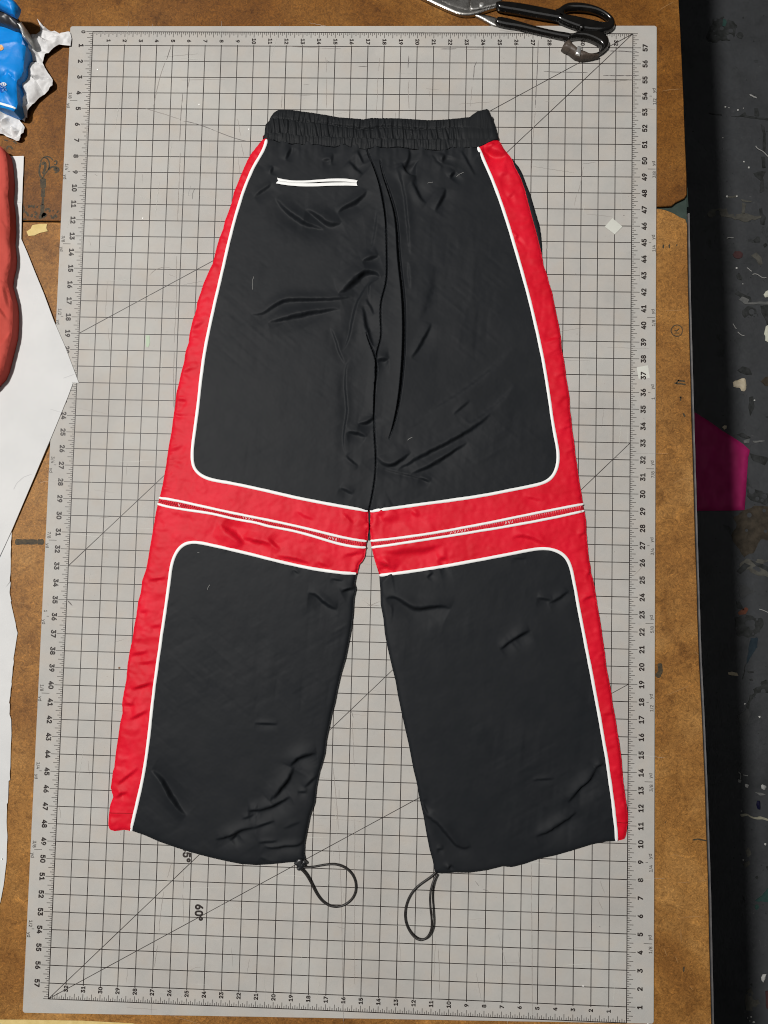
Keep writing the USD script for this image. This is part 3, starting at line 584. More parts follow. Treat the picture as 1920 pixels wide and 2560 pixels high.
's28':[(9752,598),(10021,728),(10532,739),(10529,-150),(10213,-132),(10018,-457),(9774,-611),(9580,-369),(9434,-77),(9581,198),(9508,419)],
's29':[(9926,2118),(10122,2072),(10415,2003),(10292,1826),(9974,1945)],
's30':[(9755,2465),(9927,2493),(9890,2405),(9767,2395)],
's31':[(9975,2444),(10294,2480),(10294,2430),(10000,2394)],
's32':[(9559,2611),(9731,2664),(9951,2543),(9829,2503)],
's33':[(9821,-689),(10471,-673),(10469,-1165),(10091,-1065),(9604,-858)],
's34':[(9550,-997),(9767,-772),(9929,-823),(9658,-1076)],
's35':[(9902,-687),(10384,-839),(10470,-1001),(10092,-846)],
's36':[(9603,-2060),(9792,-1919),(9873,-1972),(9792,-2110),(9629,-2128)],
's37':[(9548,-2171),(9792,-2110),(10223,-2207),(10263,-2315),(10141,-2644),(9818,-2680),(9602,-2658),(9548,-2443)],
's38':[(9925,-2704),(10128,-2685),(10086,-2943),(9924,-3246),(9816,-3384),(9871,-3031)],
's39':[(10073,-2944),(10193,-3265),(10246,-3615),(10138,-3833),(10353,-3773),(10459,-4093),(10084,-4131),(9922,-4324),(9868,-4541),(9814,-4488),(9949,-4054),(10165,-3940),(10192,-3562),(10032,-3297)],
's40':[(9816,-3384),(9735,-3791),(9708,-3792),(9789,-3412)],
's41':[(9843,-3572),(10004,-3568),(10004,-3608),(9870,-3625)],
's42':[(9573,-4764),(9841,-4488),(9921,-4646),(9814,-4918),(9653,-4923)],
's43':[(9603,-1378),(9874,-1372),(10036,-1504),(9874,-1590),(9657,-1677)],
's44':[(9549,-1762),(9657,-1786),(9765,-2002),(9576,-1979)],
's45':[(9637,-7233),(9810,-7201),(9996,-7287),(10182,-7254),(10448,-7351),(10448,-7404),(10209,-7319),(9996,-7327),(9836,-7253),(9676,-7298)],
's46':[(10024,-6650),(10184,-6672),(10317,-6720),(10157,-6739)],
's47':[(10203,-9252),(10310,-9078),(10468,-9059),(10467,-9399),(10282,-9393),(10123,-9386),(10057,-9362),(10084,-9296)],
's48':[(10017,-9507),(10097,-9465),(10136,-9542),(10057,-9610)],
's49':[(9753,-9399),(9700,-9244),(9766,-9294)],
's50':[(10032,-8787),(10085,-8746),(10112,-8810),(10059,-8851)],
's51':[(10311,-8528),(10444,-8484),(10443,-8615),(10337,-8619)],
's52':[(9782,-8139),(9861,-8031),(9941,-8212),(9834,-8295)],
's53':[(9728,-8456),(9861,-8373),(9900,-8476),(9781,-8559)],
's54':[(10179,-8467),(10205,-8466),(10211,-8497),(10179,-8498)],
's55':[(10275,-11613),(10433,-11555),(10431,-12071),(10300,-12025)],
's56':[(9763,-11633),(9907,-11550),(10169,-11953),(10038,-12112),(9775,-12071)],
's57':[(9881,-11448),(9960,-11432),(9947,-11510)],
's58':[(9896,-3786),(9977,-3757),(10004,-3810),(9923,-3826)],
'shadow_edge':[(8981,12299),(9216,557),(9699,-9872)]}
WRINKLE=[(9.64, 1.0, 1.0, 0), (10.8, 1.0, 1.0, 0), (7.72, 1.0, 1.0, 0), (8.49, 1.0, 1.0, 0), (8.49, 1.2, 1.0, 0), (8.49, 1.0, 1.0, 0), (5.79, 1.3, 1.0, 0), (7.72, 1.0, 1.0, 0), (3.86, 1.0, 1.0, 0), (4.63, 1.2, 1.0, 0), (3.86, 1.0, 1.0, 0), (5.4, 0.8, 1.0, 0), (5.4, 1.2, 1.0, 0), (3.86, 0.8, 1.0, 0), (6.17, 1, 1.0, 0), (6.17, 0.6, 1.0, 0), (5.4, 0.8, 1, 1), (5.4, 0.5, 1, 1), (6.17, 0.4, 1, 1), (8.49, 1.0, 1.0, 0), (13.5, 1.1, 1.0, 0), (7.72, 1, 1.0, 0), (9.64, 1.0, 1.0, 0), (5.4, 1, 1, 1), (8.49, 1, 1.0, 0), (4.63, 0.9, 1.0, 0), (4.63, 0.8, 1, 1), (4.63, 1, 1, 1), (4.63, 0.9, 1.0, 0), (7.72, 1.0, 1.0, 0), (5.4, 1.6, 1.0, 0), (8.49, 1.0, 1.0, 0), (6.17, 1.0, 1.0, 0), (8.49, 1, 1.0, 0), (9.26, 1.0, 1.0, 0), (9.26, 1.0, 1.0, 0), (3.86, 0.8, 1.0, 0), (5.02, 0.9, 1.0, 0), (5.4, 0.9, 1.0, 0), (19.29, 0.35, 2, 1), (16.97, 0.35, 2, 1), (2.7, 0.8, 1.0, 0), (23.15, 0.25, 2, 0), (7.72, 1.0, 1.0, 0), (6.17, 1.2, 1.0, 0), (10.03, 1.0, 1.0, 0), (10.03, 1.0, 1.0, 0), (6.17, 0.9, 1.0, 0), (3.09, 1.0, 1.0, 0), (3.09, 0.8, 1.0, 0), (3.86, 0.9, 1.0, 0), (3.09, 0.7, 1.0, 0), (7.72, 1.0, 1.0, 0), (5.4, 1.0, 1.0, 0), (5.4, 0.8, 1.0, 0), (5.4, 1.0, 1.0, 0), (3.86, 0.5, 1.0, 0), (9.26, 1.0, 1.0, 0), (7.72, 1.0, 1.0, 0), (6.17, 0.8, 1.0, 0), (6.17, 1.0, 1.0, 0), (3.09, 0.7, 1.0, 0), (10.03, 1.0, 1.0, 0), (8.49, 1.1, 1.0, 0), (3.86, 1.0, 1.0, 0), (4.63, 1.0, 1.0, 0), (4.63, 1.2, 1.0, 0), (3.09, 1.0, 1.0, 0), (8.49, 1.0, 1.0, 0), (3.86, 0.8, 1.0, 0), (3.09, 1.0, 1.0, 0), (3.86, 0.4, 1.0, 0), (4.63, 0.8, 1.0, 0), (3.86, 1.4, 1.0, 0), (3.47, 0.8, 1.0, 0), (9.26, 1.0, 1.0, 0), (8.49, 1.0, 1.0, 0), (3.47, 0.8, 1.0, 0), (5.4, 0.6, 1.0, 0), (8.49, 0.9, 1.0, 0), (11.57, 0.9, 1.0, 0), (6.17, 0.7, 1.0, 0), (5.4, 0.7, 1.0, 0), (6.94, 0.8, 1.0, 0), (6.17, 0.9, 1.0, 0), (5.4, 0.7, 1.0, 0), (19.29, 1, 1.0, 0), (13.12, 0.8, 1.0, 0), (19.29, 0.6, 1.0, 0), (9.64, 0.6, 1.0, 0), (11.57, 0.7, 1.0, 0), (11.57, 0.5, 1.0, 0), (6.17, 0.7, 1.0, 0), (5.4, 0.8, 1.0, 0), (6.94, 0.9, 1.0, 0), (4.63, 1.1, 1.0, 0), (5.4, 1, 1.0, 0), (4.63, 1, 1.0, 0), (4.63, 0.8, 1.0, 0), (4.63, 0.6, 1.0, 0), (4.63, 0.5, 1.0, 0), (13.12, 1, 1.0, 0), (10.03, 0.9, 1.0, 0), (4.63, 1, 1.0, 0), (6.17, 1, 1.0, 0), (5.4, 1, 1.0, 0), (5.4, 1, 1.0, 0), (4.63, 0.7, 1.0, 0), (4.63, 0.7, 1.0, 0), (3.86, 0.7, 1.0, 0), (5.4, 0.4, 1.0, 0), (4.63, 1, 1.0, 0), (4.63, 1, 1.0, 0), (3.86, 1, 1.0, 0), (4.63, 0.8, 1, 1), (6.94, 0.4, 1.0, 0), (6.17, 0.4, 1.0, 0), (6.17, 0.5, 1.0, 0), (5.4, 0.5, 1.0, 0), (6.94, 0.5, 1.0, 0), (5.4, 0.5, 1.0, 0), (6.94, 0.5, 1.0, 0), (13.12, 1.1, 1.0, 0), (9.26, 0.7, 1.0, 0), (7.72, 0.9, 1.0, 0), (15.43, 0.5, 1.0, 0), (7.72, 0.5, 1.0, 0), (6.94, 0.8, 1.0, 0), (4.63, 0.8, 1.0, 0), (8.49, 0.4, 1.0, 0), (8.49, 0.4, 1.0, 0), (8.49, 0.4, 1.0, 0)]
MARKW=[1.2, 1.1, 1, 1.3, 1.0, 1.2, 1.1, 0.7, 0.8, 0.8, 0.8, 0.9, 0.9, 0.8, 1.6, 1.1, 1.4, 1.5, 1, 1.5, 0.9, 0.9, 1, 1, 2, 1.5, 1, 1.3, 1.8, 2, 0.8, 0.7, 3, 0.6, 0.9, 0.8, 1, 1.2, 0.6, 0.8, 1, 0.8, 0.7, 0.6, 0.9, 1.2, 1.2, 0.9, 0.8, 0.9, 0.6, 0.8, 0.7, 0.7, 0.6, 0.6, 0.01, 1.4, 3, 3, 0.8, 0.7, 0.6, 0.7, 2, 3, 2, 0.01]
INKW=[9, 6, 3.5, 6, 3, 2, 4, 2, 2.2, 3, 5, 2.6, 8, 3.5, 2, 2.4, 3, 3, 4.5, 6, 8, 3, 2, 2.5, 2, 2.2, 2.4, 8, 8, 2.4, 2.4, 2, 1.4, 1.6, 1.2, 7, 7, 5, 3.5, 9, 5, 2, 7, 2, 2.4, 1.5, 0.01]
STAIN=['dark', 'dark', 'green', 'dark', 'dark', 'dark', 'dark', 'dark', 'dark', 'dark', 'grime', 'red', 'grime', 'dark', 'dark', 'dark', 'dark', 'dark', 'dark', 'pale', 'grime', 'grime', 'grime', 'dark', 'rust', 'dark', 'dark', 'dark', 'rust', 'dark', 'pale', 'pale', 'dark', 'grime', 'dark', 'dark', 'orange', 'dark', 'navy', 'dark', 'dark', 'dark', 'mid', 'mid', 'dark', 'cream', 'pale', 'green', 'green', 'dark', 'dark', 'dark', 'grime', 'grime', 'dark', 'red', 'grime', 'dark', 'dark']
NSCRATCH=18
# ------------------------------------------------------------------ geometry helpers
rng = np.random.default_rng(7)
def pts(name): return np.array(T[name], float) * 1e-4
def resample(p, step):
    p = np.asarray(p, float); d = np.r_[0, np.cumsum(np.linalg.norm(np.diff(p, axis=0), axis=1))]
    n = max(2, int(round(d[-1] / step)) + 1); t = np.linspace(0, d[-1], n)
    return np.stack([np.interp(t, d, p[:, i]) for i in range(2)], 1)
def spline(p, step, s=.0003):
    p = np.asarray(p, float)
    keep = np.r_[True, np.linalg.norm(np.diff(p, axis=0), axis=1) > 1e-5]; p = p[keep]
    if len(p) < 3: return resample(p, step)
    tck, u = splprep(p.T, s=len(p) * s * s if len(p) > 3 else 0, k=min(3, len(p) - 1))
    return resample(np.stack(splev(np.linspace(0, 1, 60 * len(p)), tck), 1), step)
def fn(p, z=None): return meshkit.fbm(np.c_[p, np.zeros(len(p)) if z is None else z], 3)
def noise2(p, sc, seed=0, oc=2): return meshkit.fbm(np.c_[np.asarray(p) / sc, np.full(len(p), seed * 3.7)], oc, seed) * 2 - 1
def fill_poly(poly, step, jitter=.15, seed=0, feat=None):
    """Triangles over a polygon: dense boundary, even inside. Returns 2-D points, faces, boundary rings (index lists)."""
    rings = [np.array(poly.exterior.coords)[:-1]] + [np.array(r.coords)[:-1] for r in poly.interiors]
    P, idx, n0 = [], [], 0
    for r in rings:
        c = np.vstack([r, r[:1]]); out = []
        for a, b in zip(c[:-1], c[1:]):
            k = max(1, int(math.ceil(np.linalg.norm(b - a) / (step * 1.25))))
            out += [a + (b - a) * t for t in np.arange(k) / k]
        out = np.array(out); P.append(out); idx.append(np.arange(n0, n0 + len(out))); n0 += len(out)
    B = np.vstack(P)
    x0, y0, x1, y1 = poly.bounds
    gx, gy = np.meshgrid(np.arange(x0, x1, step), np.arange(y0, y1, step * .866))
    gx[1::2] += step / 2
    G = np.c_[gx.ravel(), gy.ravel()]
    G += np.random.default_rng(seed).uniform(-jitter, jitter, G.shape) * step
    G = G[shapely.contains_xy(poly, G[:, 0], G[:, 1])]
    if len(G):
        d, _ = cKDTree(B).query(G); G = G[d > step * .55]
    if feat is not None:                      # rows of points along creases, so that they mesh cleanly
        K = feat[shapely.contains_xy(poly, feat[:, 0], feat[:, 1])]
        K = K[cKDTree(B).query(K)[0] > step * .4]; G = G[cKDTree(K).query(G)[0] > step * .6]; G = np.vstack([K, G])
    V = np.vstack([B, G]) if len(G) else B
    F = Delaunay(V).simplices
    c = V[F].mean(1)
    F = F[shapely.contains_xy(poly, c[:, 0], c[:, 1])]
    a = V[F]; ar = np.cross(a[:, 1] - a[:, 0], a[:, 2] - a[:, 0])
    F = F[np.abs(ar) > 1e-14]; ar = ar[np.abs(ar) > 1e-14]
    F[ar < 0] = F[ar < 0][:, ::-1]
    return V, F, idx
def skirt(V3, F, idx, zb, closed=True):
    """Adds a wall from the rim down to zb, and a bottom."""
    n = len(V3); parts_f = [F]; Vs = [V3]; n0 = n
    for r in idx:
        low = V3[r].copy(); low[:, 2] = zb; Vs += [V3[r], low]; k = len(r); i = np.arange(k); j = (i + 1) % k
        parts_f += [np.c_[n0 + i, n0 + k + i, n0 + j], np.c_[n0 + j, n0 + k + i, n0 + k + j]]; n0 += 2 * k
    if closed:
        bot = V3.copy(); bot[:, 2] = zb; Vs.append(bot); parts_f.append(F[:, ::-1] + n0)
    return np.vstack(Vs), np.vstack(parts_f)
def rim_dist(poly, V, step=.001):
    rings = [poly.exterior] + list(poly.interiors)
    B = np.vstack([np.array(shapely.segmentize(r, step).coords) for r in rings])
    return cKDTree(B).query(V)[0]
def pillow(p, zb, zedge, H, r, step, extra=None, p_round=2.0, closed=True, seed=0):
    poly = p if isinstance(p, Polygon) else Polygon(p)
    if not poly.is_valid: poly = poly.buffer(0)
    if poly.geom_type != 'Polygon': poly = max(poly.geoms, key=lambda g: g.area)
    V, F, idx = fill_poly(poly, step, seed=seed)
    d = rim_dist(poly, V)
    t = 1 - np.clip(d / r, 0, 1)
    z = zedge + H * (1 - t ** p_round) ** (1 / p_round)
    if extra is not None: z = z + extra(V, d)
    z = np.maximum(z, zb + .0002)
    return skirt(np.c_[V, z], F, idx, zb, closed)
def slab(p, z0, z1):
    poly = p if isinstance(p, Polygon) else Polygon(p)
    m = trimesh.creation.extrude_polygon(poly, z1 - z0, engine='earcut'); m.apply_translation([0, 0, z0]); return m
def chamfer_slab(p, z0, z1, c):
    poly = p if isinstance(p, Polygon) else Polygon(p)
    inner = poly.buffer(-c, join_style=2)
    a = slab(poly, z0, z1 - c)
    o, i = np.array(poly.exterior.coords)[:-1], None
    # slope: pair every outer vertex with the nearest point of the inner outline
    q = np.array([inner.exterior.interpolate(inner.exterior.project(shapely.Point(x))).coords[0] for x in o])
    k = len(o); s = np.arange(k); t = (s + 1) % k
    V = np.vstack([np.c_[o, np.full(k, z1 - c)], np.c_[q, np.full(k, z1)]])
    ccw = poly.exterior.is_ccw
    F = np.vstack([np.c_[s, t, k + s], np.c_[t, k + t, k + s]]); F = F if ccw else F[:, ::-1]
    top = slab(Polygon(q), z1 - c, z1)
    return trimesh.util.concatenate([a, trimesh.Trimesh(V, F, process=False), top])
def ribbon(p, w, z, taper=False):
    p = np.asarray(p, float); t = np.gradient(p, axis=0) if len(p) > 2 else np.repeat(p[1:] - p[:1], 2, 0)
    t /= np.maximum(np.linalg.norm(t, axis=1, keepdims=True), 1e-12); nn = np.c_[-t[:, 1], t[:, 0]]
    w = np.full(len(p), w, float) if np.ndim(w) == 0 else np.asarray(w, float)
    z = np.full(len(p), z, float) if np.ndim(z) == 0 else z
    V = np.vstack([np.c_[p + nn * w[:, None] / 2, z], np.c_[p - nn * w[:, None] / 2, z]]); k = len(p); i = np.arange(k - 1)
    return trimesh.Trimesh(V, np.vstack([np.c_[i, k + i, i + 1], np.c_[i + 1, k + i, k + i + 1]]), process=False)
def tube(p3, ra, rb=None, n=8, closed=False):
    """An elliptic tube along a 3-D path: ra across (in the plane), rb up."""
    p3 = np.asarray(p3, float); rb = ra if rb is None else rb
    t = np.gradient(p3, axis=0); t[:, 2] = 0; t /= np.maximum(np.linalg.norm(t, axis=1, keepdims=True), 1e-12)
    s = np.c_[-t[:, 1], t[:, 0], np.zeros(len(t))]; a = np.arange(n) / n * 2 * np.pi
    ra = np.broadcast_to(np.asarray(ra, float), (len(p3),)); rb = np.broadcast_to(np.asarray(rb, float), (len(p3),))
    V = (p3[:, None] + s[:, None] * np.cos(a)[None, :, None] * ra[:, None, None] + np.array([0, 0, 1.])[None, None] * np.sin(a)[None, :, None] * rb[:, None, None])
    k = len(p3); i, j = np.meshgrid(np.arange(k - 1), np.arange(n), indexing='ij'); q = (j + 1) % n
    A, B, C, D = i * n + j, (i + 1) * n + j, (i + 1) * n + q, i * n + q
    F = np.vstack([np.c_[A.ravel(), B.ravel(), C.ravel()], np.c_[A.ravel(), C.ravel(), D.ravel()]])
    V = V.reshape(-1, 3); c0, c1 = len(V), len(V) + 1; V = np.vstack([V, p3[0], p3[-1]]); e = np.arange(n); e2 = (e + 1) % n
    F = np.vstack([F, np.c_[np.full(n, c0), e, e2], np.c_[np.full(n, c1), (k - 1) * n + e2, (k - 1) * n + e]])
    return trimesh.Trimesh(V, F[:, ::-1], process=False)
cat = trimesh.util.concatenate
def rounded(name, n_=3):
    p = pts(name)
    for _ in range(n_): q = np.roll(p, -1, axis=0); p = np.stack([.75 * p + .25 * q, .25 * p + .75 * q], 1).reshape(-1, 2)
    p = Polygon(p).buffer(0)
    return p if p.geom_type == 'Polygon' else max(p.geoms, key=lambda g: g.area)

# ------------------------------------------------------------------ floor and what lies on it
fl = slab(sbox(-3.5, -3.5, 3.5, 3.5), -.05, 0.)
fp = lone('floor', fl, 'floor_paint', 'dark grey painted floor, chipped and spattered, below the bench', 'floor', kind='structure')
for i, kind in enumerate(STAIN):
    p = Polygon(pts('s%d' % i)).buffer(0)
    if p.is_empty: continue
    if p.geom_type != 'Polygon': p = max(p.geoms, key=lambda g: g.area)
    q = resample(np.array(p.exterior.coords), .004); q = q + np.c_[noise2(q, .012, i), noise2(q, .012, i + 90)] * (.0025 if p.area < .0008 else .0055)
    p = Polygon(q).buffer(0)
    if p.geom_type != 'Polygon': p = max(p.geoms, key=lambda g: g.area)
    if kind in ('dark', 'grime', 'rust') and p.area > .0012:      # worn paint is ragged and shows through in places
        holes = [shapely.Point(*x).buffer(r) for x, r in zip(rng.uniform(p.bounds[:2], p.bounds[2:], (9, 2)), rng.uniform(.003, .009, 9))]
        p2 = p.difference(shapely.union_all(holes)); p = p2 if p2.geom_type == 'Polygon' else max(p2.geoms, key=lambda g: g.area)
    part(fp, 'worn_patch' if kind != 'cream' else 'floor_crack', slab(p.simplify(.0004), .0002, .0012 + .0003 * (i % 4)), 'stain_' + kind)

def flake(name, poly, mat_, label, cat_, h=.004, group=None):
    m = pillow(poly, .0013, .0018, h, .008, .0035, lambda V, d: noise2(V, .006, 5) * .0012 * np.clip(d / .004, 0, 1))
    return lone(name, m, mat_, label, cat_, smooth=35, group=group)
flake('paint_flake', pts('chip_cream'), 'flake_cream', 'largest cream paint flake, two-lobed, on the dark floor above the magenta cloth', 'paint flake')
flake('paint_flake', pts('chip_r1'), 'flake_pale', 'smaller pale yellow flake cut by the right edge of the photo', 'paint flake')
flake('paint_flake', pts('chip_r2'), 'flake_pale', 'tall pale yellow flake at the right edge of the photo', 'paint flake')
flake('paint_flake', pts('chip_small'), 'flake_cream', 'tiny beige flake beside the slanted top edge of the magenta cloth', 'paint flake')
flake('paint_flake', pts('chip_white'), 'flake_white', 'torn white scrap on the floor near the lower right corner', 'scrap')
flake('wood_sliver', pts('sliver'), 'flake_cream', 'pale wood sliver on the floor at the edge of the bench shadow', 'sliver')
flake('splinter', pts('splinter'), 'thread_white', 'short white splinter on the floor above the long crack', 'splinter', .002)
flake('plastic_cap', pts('navy'), 'navy_plastic', 'small dark navy oblong on the floor beside the cream crack', 'cap', .006)
def blob(name, c, r, mat_, label, cat_, group=None, seed=0):
    a = np.arange(12) / 12 * 2 * np.pi; q = c + np.c_[np.cos(a), np.sin(a)] * (r * (1 + .25 * np.random.default_rng(seed).uniform(-1, 1, 12)))[:, None]
    lone(name, pillow(q, .0013, .0016, r * .5, r, r * .6), mat_, label, cat_, smooth=40, group=group)
PX = .00106
for k, r, lab in (('drop_a', 4.6, 'middle one of three pale paint drops on the floor low on the right'), ('drop_b', 6, 'largest and rightmost of three pale paint drops on the floor'), ('drop_c', 4, 'leftmost and uppermost of three pale paint drops on the floor')):
    blob('paint_drop', pts(k)[0], r * PX, 'thread_white', lab, 'paint drop')
sp = [(k, i) for k in 'abcdefghijklmn' for i in range(len(T['spot_' + k]))]
for n_, (k, i) in enumerate(sp):
    blob('crumb', pts('spot_' + k)[i], (1.5, 2.0, 2.6)[n_ % 3] * PX, 'flake_white' if n_ % 3 else 'thread_white', 'tiny white crumb lying on the dark painted floor', 'crumb', 'white crumbs on the floor', seed=n_)
TH = dict(a='longest white thread, kinked, on the floor near the upper right edge', b='white thread on the floor level with the rusty orange stain', c='forked thin thread beside the upper small pale flake', d='short slanting thread above the forked one', e='faint level thread left of the dark chips', f='upright bit of white thread above the leftmost paint drop', g='short thread pointing right above the paint drops', h='short slanting thread near the tall pale flake', i='thin curled thread near the bench shadow')
for k, lab in TH.items():
    p = spline(pts('thread_' + k), .004); z = .0026 + .001 * np.sin(np.linspace(0, 6, len(p)))
    lone('thread', tube(np.c_[p, z], .0011, .0009, 6), 'thread_white', lab, 'thread', smooth=40)
lone('cloth_scrap', pillow(pts('magenta'), .0022, .0032, .002, .006, .006, lambda V, d: (.0035 * (noise2(V * [1, .35], .022, 3) + 1) + .003 * np.abs(noise2(V, .05, 8))) * np.clip(d / .01, 0, 1)), 'magenta_cloth', 'magenta cloth scrap on the floor, half in the shadow of the bench', 'cloth', smooth=True)

# ------------------------------------------------------------------ bench
edge = pts('table_edge'); ex = lambda y: np.interp(-y, -edge[:, 1], edge[:, 0])
ys = np.linspace(2.4, -1.6, 400)
exv = np.array([ex(y) if edge[-1, 1] < y < edge[0, 1] else (edge[0, 0] - .05 * (y - edge[0, 1]) if y > 0 else edge[-1, 0] - .03 * (y - edge[-1, 1])) for y in ys])
wob = .0006 * noise2(np.c_[ys, ys * 0], .05, 4)
bench = thing('workbench', 'wooden workbench topped with worn brown hardboard, running under the cutting mat', 'workbench', (0, 0, 0))
jy = pts('joint_l')[0, 1]
ca, cb = pts('board_a_corner'), pts('board_b_corner')
m = ys > ca[0, 1]
A = Polygon(np.vstack([[-1.05, 2.4], np.c_[exv + wob, ys][m], ca, [[.40, ca[-1, 1] - .0005], [-.45, jy + .0008], [-1.05, jy + .0008]]])).buffer(0)
m = ys < cb[-1, 1]
B = Polygon(np.vstack([[-1.05, jy - .0012], [-.45, jy - .0012], [.40, cb[0, 1] + .0005], cb, np.c_[exv + wob, ys][m], [-1.05, -1.6]])).buffer(0)
part(bench, 'hardboard_sheet', chamfer_slab(A.simplify(.0002), BENCH - .005, BENCH, .0008), 'hardboard_upper', label='darker orange-brown upper hardboard sheet with a rounded corner')
part(bench, 'hardboard_sheet', chamfer_slab(B.simplify(.0002), BENCH - .005, BENCH - .0004, .0008), 'hardboard_lower', label='lighter tan lower hardboard sheet')
top = Polygon(np.vstack([[-1.05, 2.4], np.c_[exv + .0015, ys], [-1.05, -1.6]]))
part(bench, 'bench_top', slab(top, BENCH - .045, BENCH - .0056), 'green_paint')
m = ys < cb[2, 1] + .004
part(bench, 'edge_trim', slab(Polygon(np.vstack([np.c_[exv + .0022, ys][m], np.c_[exv + .0044, ys][m][::-1]])), BENCH - .03, BENCH - .002), 'trim_metal', label='thin grey metal strip along the lower right edge')
m = (ys > cb[2, 1] + .004) & (ys < .50)
part(bench, 'edge_trim', slab(Polygon(np.vstack([np.c_[exv + .0018, ys][m], np.c_[exv + .0018 + .0032 * np.clip((.5 - ys) / .1, .1, 1), ys][m][::-1]])), BENCH - .03, BENCH - .003), 'green_paint', label='green painted edge strip by the rounded corners')
for x, y in ((.40, -1.45), (.30, 2.2), (-.95, -1.45), (-.95, 2.2)):
    part(bench, 'leg', chamfer_slab(sbox(x - .045, y - .045, x + .045, y + .045), 0.0, BENCH - .0455, .002), 'bench_wood')
part(bench, 'apron', slab(sbox(-.9, -1.49, .35, -1.465), BENCH - .145, BENCH - .0455), 'bench_wood'); part(bench, 'apron', slab(sbox(-.9, 2.215, .25, 2.24), BENCH - .145, BENCH - .0455), 'bench_wood')
for i, wd in enumerate(INKW):
    if wd < .1: continue
    p = pts('i%d' % i); up = p[:, 1].mean() > jy
    p = spline(p, .0015) if len(p) > 3 else resample(p, .0015)
    n_ = len(p); ww = wd * .00105 * (1 + .25 * noise2(p, .004, i)) * np.clip(np.minimum(np.arange(n_), np.arange(n_)[::-1]) * .6 + .5, 0, 1)
    rb = ribbon(p, ww, BENCH + .00012 - (0 if up else .0004))
    part(bench + ('/hardboard_sheet' if up else '/hardboard_sheet_001'), 'ink_mark', rb, 'table_ink')

for i in range(NSCRATCH):
    p = spline(pts('c%d' % i), .002); up_ = p[:, 1].mean() > jy; n_ = len(p)
    part(bench + ('/hardboard_sheet' if up_ else '/hardboard_sheet_001'), 'scratch', ribbon(p, .0007 * (1 + .5 * noise2(p, .006, i)) * np.sin(np.linspace(.15, np.pi - .15, n_)), BENCH + .00008 - (0 if up_ else .0004)), 'board_edge')
# ------------------------------------------------------------------ cutting mat, printed in inches
mc = pts('mat_c'); UV = lambda u, v: np.array([(u - 16.5) * IN, (29 - v) * IN])
matp = Polygon(mc).buffer(-.004).buffer(.004, quad_segs=6)
mat_t = thing('cutting_mat', 'large pale grey translucent cutting mat with black inch grid, under the trousers', 'cutting mat', (0, 0, BENCH))
part(mat_t, 'mat_sheet', chamfer_slab(matp, BENCH + .0001, MAT, .0006), 'mat_vinyl')
ZP = MAT + .00012
V0, V1 = .12, 57.88
def seg(a, b, w, z=ZP): return ribbon(np.array([UV(*a), UV(*b)]), w * IN, z)
def wavy(a, b, w, seed, z):
    n_ = 40; t = np.linspace(0, 1, n_)[:, None]; p = UV(*a) * (1 - t) + UV(*b) * t
    return ribbon(p, w * IN * (1 + .22 * noise2(p, .02, seed)), z)
LW = .046
for u in range(1, 33): part(mat_t, 'grid_line', wavy((u, .94), (u, 57.08), LW, u, ZP), 'print_ink')
for v in range(1, 58): part(mat_t, 'grid_line', wavy((0, v), (33, v), LW, v + 50, ZP + .00004), 'print_ink')
for a, b in (((0, V0), (33, V0)), ((0, V1), (33, V1)), ((0, V0), (0, V1)), ((33, V0), (33, V1))): part(mat_t, 'border_line', seg(a, b, .05, ZP + .00008), 'print_ink')
for a, b in (((0, V1), (33, 25)), ((33, V0), (0, 33)), ((0, V1), (33, 39)), ((33, V0), (0, 19))): part(mat_t, 'diagonal_line', wavy(a, b, .038, 3, ZP + .00012), 'print_ink')
ticks = dict(top=[], bottom=[], left=[], right=[])
for i in range(1, 33 * 8):
    u = i / 8; L_ = .34 if i % 4 == 0 else .22 if i % 2 == 0 else .15
    ticks['top'].append(seg((u, V0), (u, V0 + L_), .032)); ticks['bottom'].append(seg((u, V1), (u, V1 - L_), .032))
for i in range(2, 58 * 8 - 1):
    v = i / 8; L_ = .50 if i % 8 == 0 else .36 if i % 4 == 0 else .25 if i % 2 == 0 else .14
    ticks['left'].append(seg((0, v), (-L_, v), .032)); ticks['right'].append(seg((33, v), (33 + L_, v), .032))
ticks['left'] += [seg((0, V0), (-.42, V0), .035), seg((0, V1), (-.3, V1), .035)]; ticks['right'] += [seg((33, V0), (33.3, V0), .035)]
for k in ('top', 'bottom', 'left', 'right'): part(mat_t, 'ruler_scale', cat(ticks[k]), 'print_ink', kind='stuff')
TXT = {}
def lettering(s, stroke, height=1.0, depth=.001):
    """Heavy lettering as flat outlines: the renderer's own sans, thickened."""
    import glob
    from PIL import Image, ImageDraw, ImageFont
    f = ImageFont.truetype(glob.glob('/opt/blender-*/*/datafiles/fonts/Inter.woff2')[0], 96); x0, y0, x1, y1 = f.getbbox(s, anchor='ls', stroke_width=stroke)
    im = Image.new('L', (x1 - x0 + 8, y1 - y0 + 8)); ImageDraw.Draw(im).text((4 - x0, 4 - y0), s, 255, f, anchor='ls', stroke_width=stroke)
    on = np.pad(np.asarray(im) > 127, ((0, 0), (1, 1))).astype(np.int8); rows, st_ = np.nonzero(np.diff(on, axis=1) == 1); en = np.nonzero(np.diff(on, axis=1) == -1)[1]
    g = shapely.union_all(shapely.box(st_, -rows - 1, en, -rows)).buffer(.6).buffer(-.6).simplify(.8); k = height / 70.
    g = shapely.affinity.affine_transform(g, [k, 0, 0, k, -4 * k, (4 - y0) * k])
    return cat([trimesh.creation.extrude_polygon(q, depth, engine='earcut') for q in getattr(g, 'geoms', [g])])
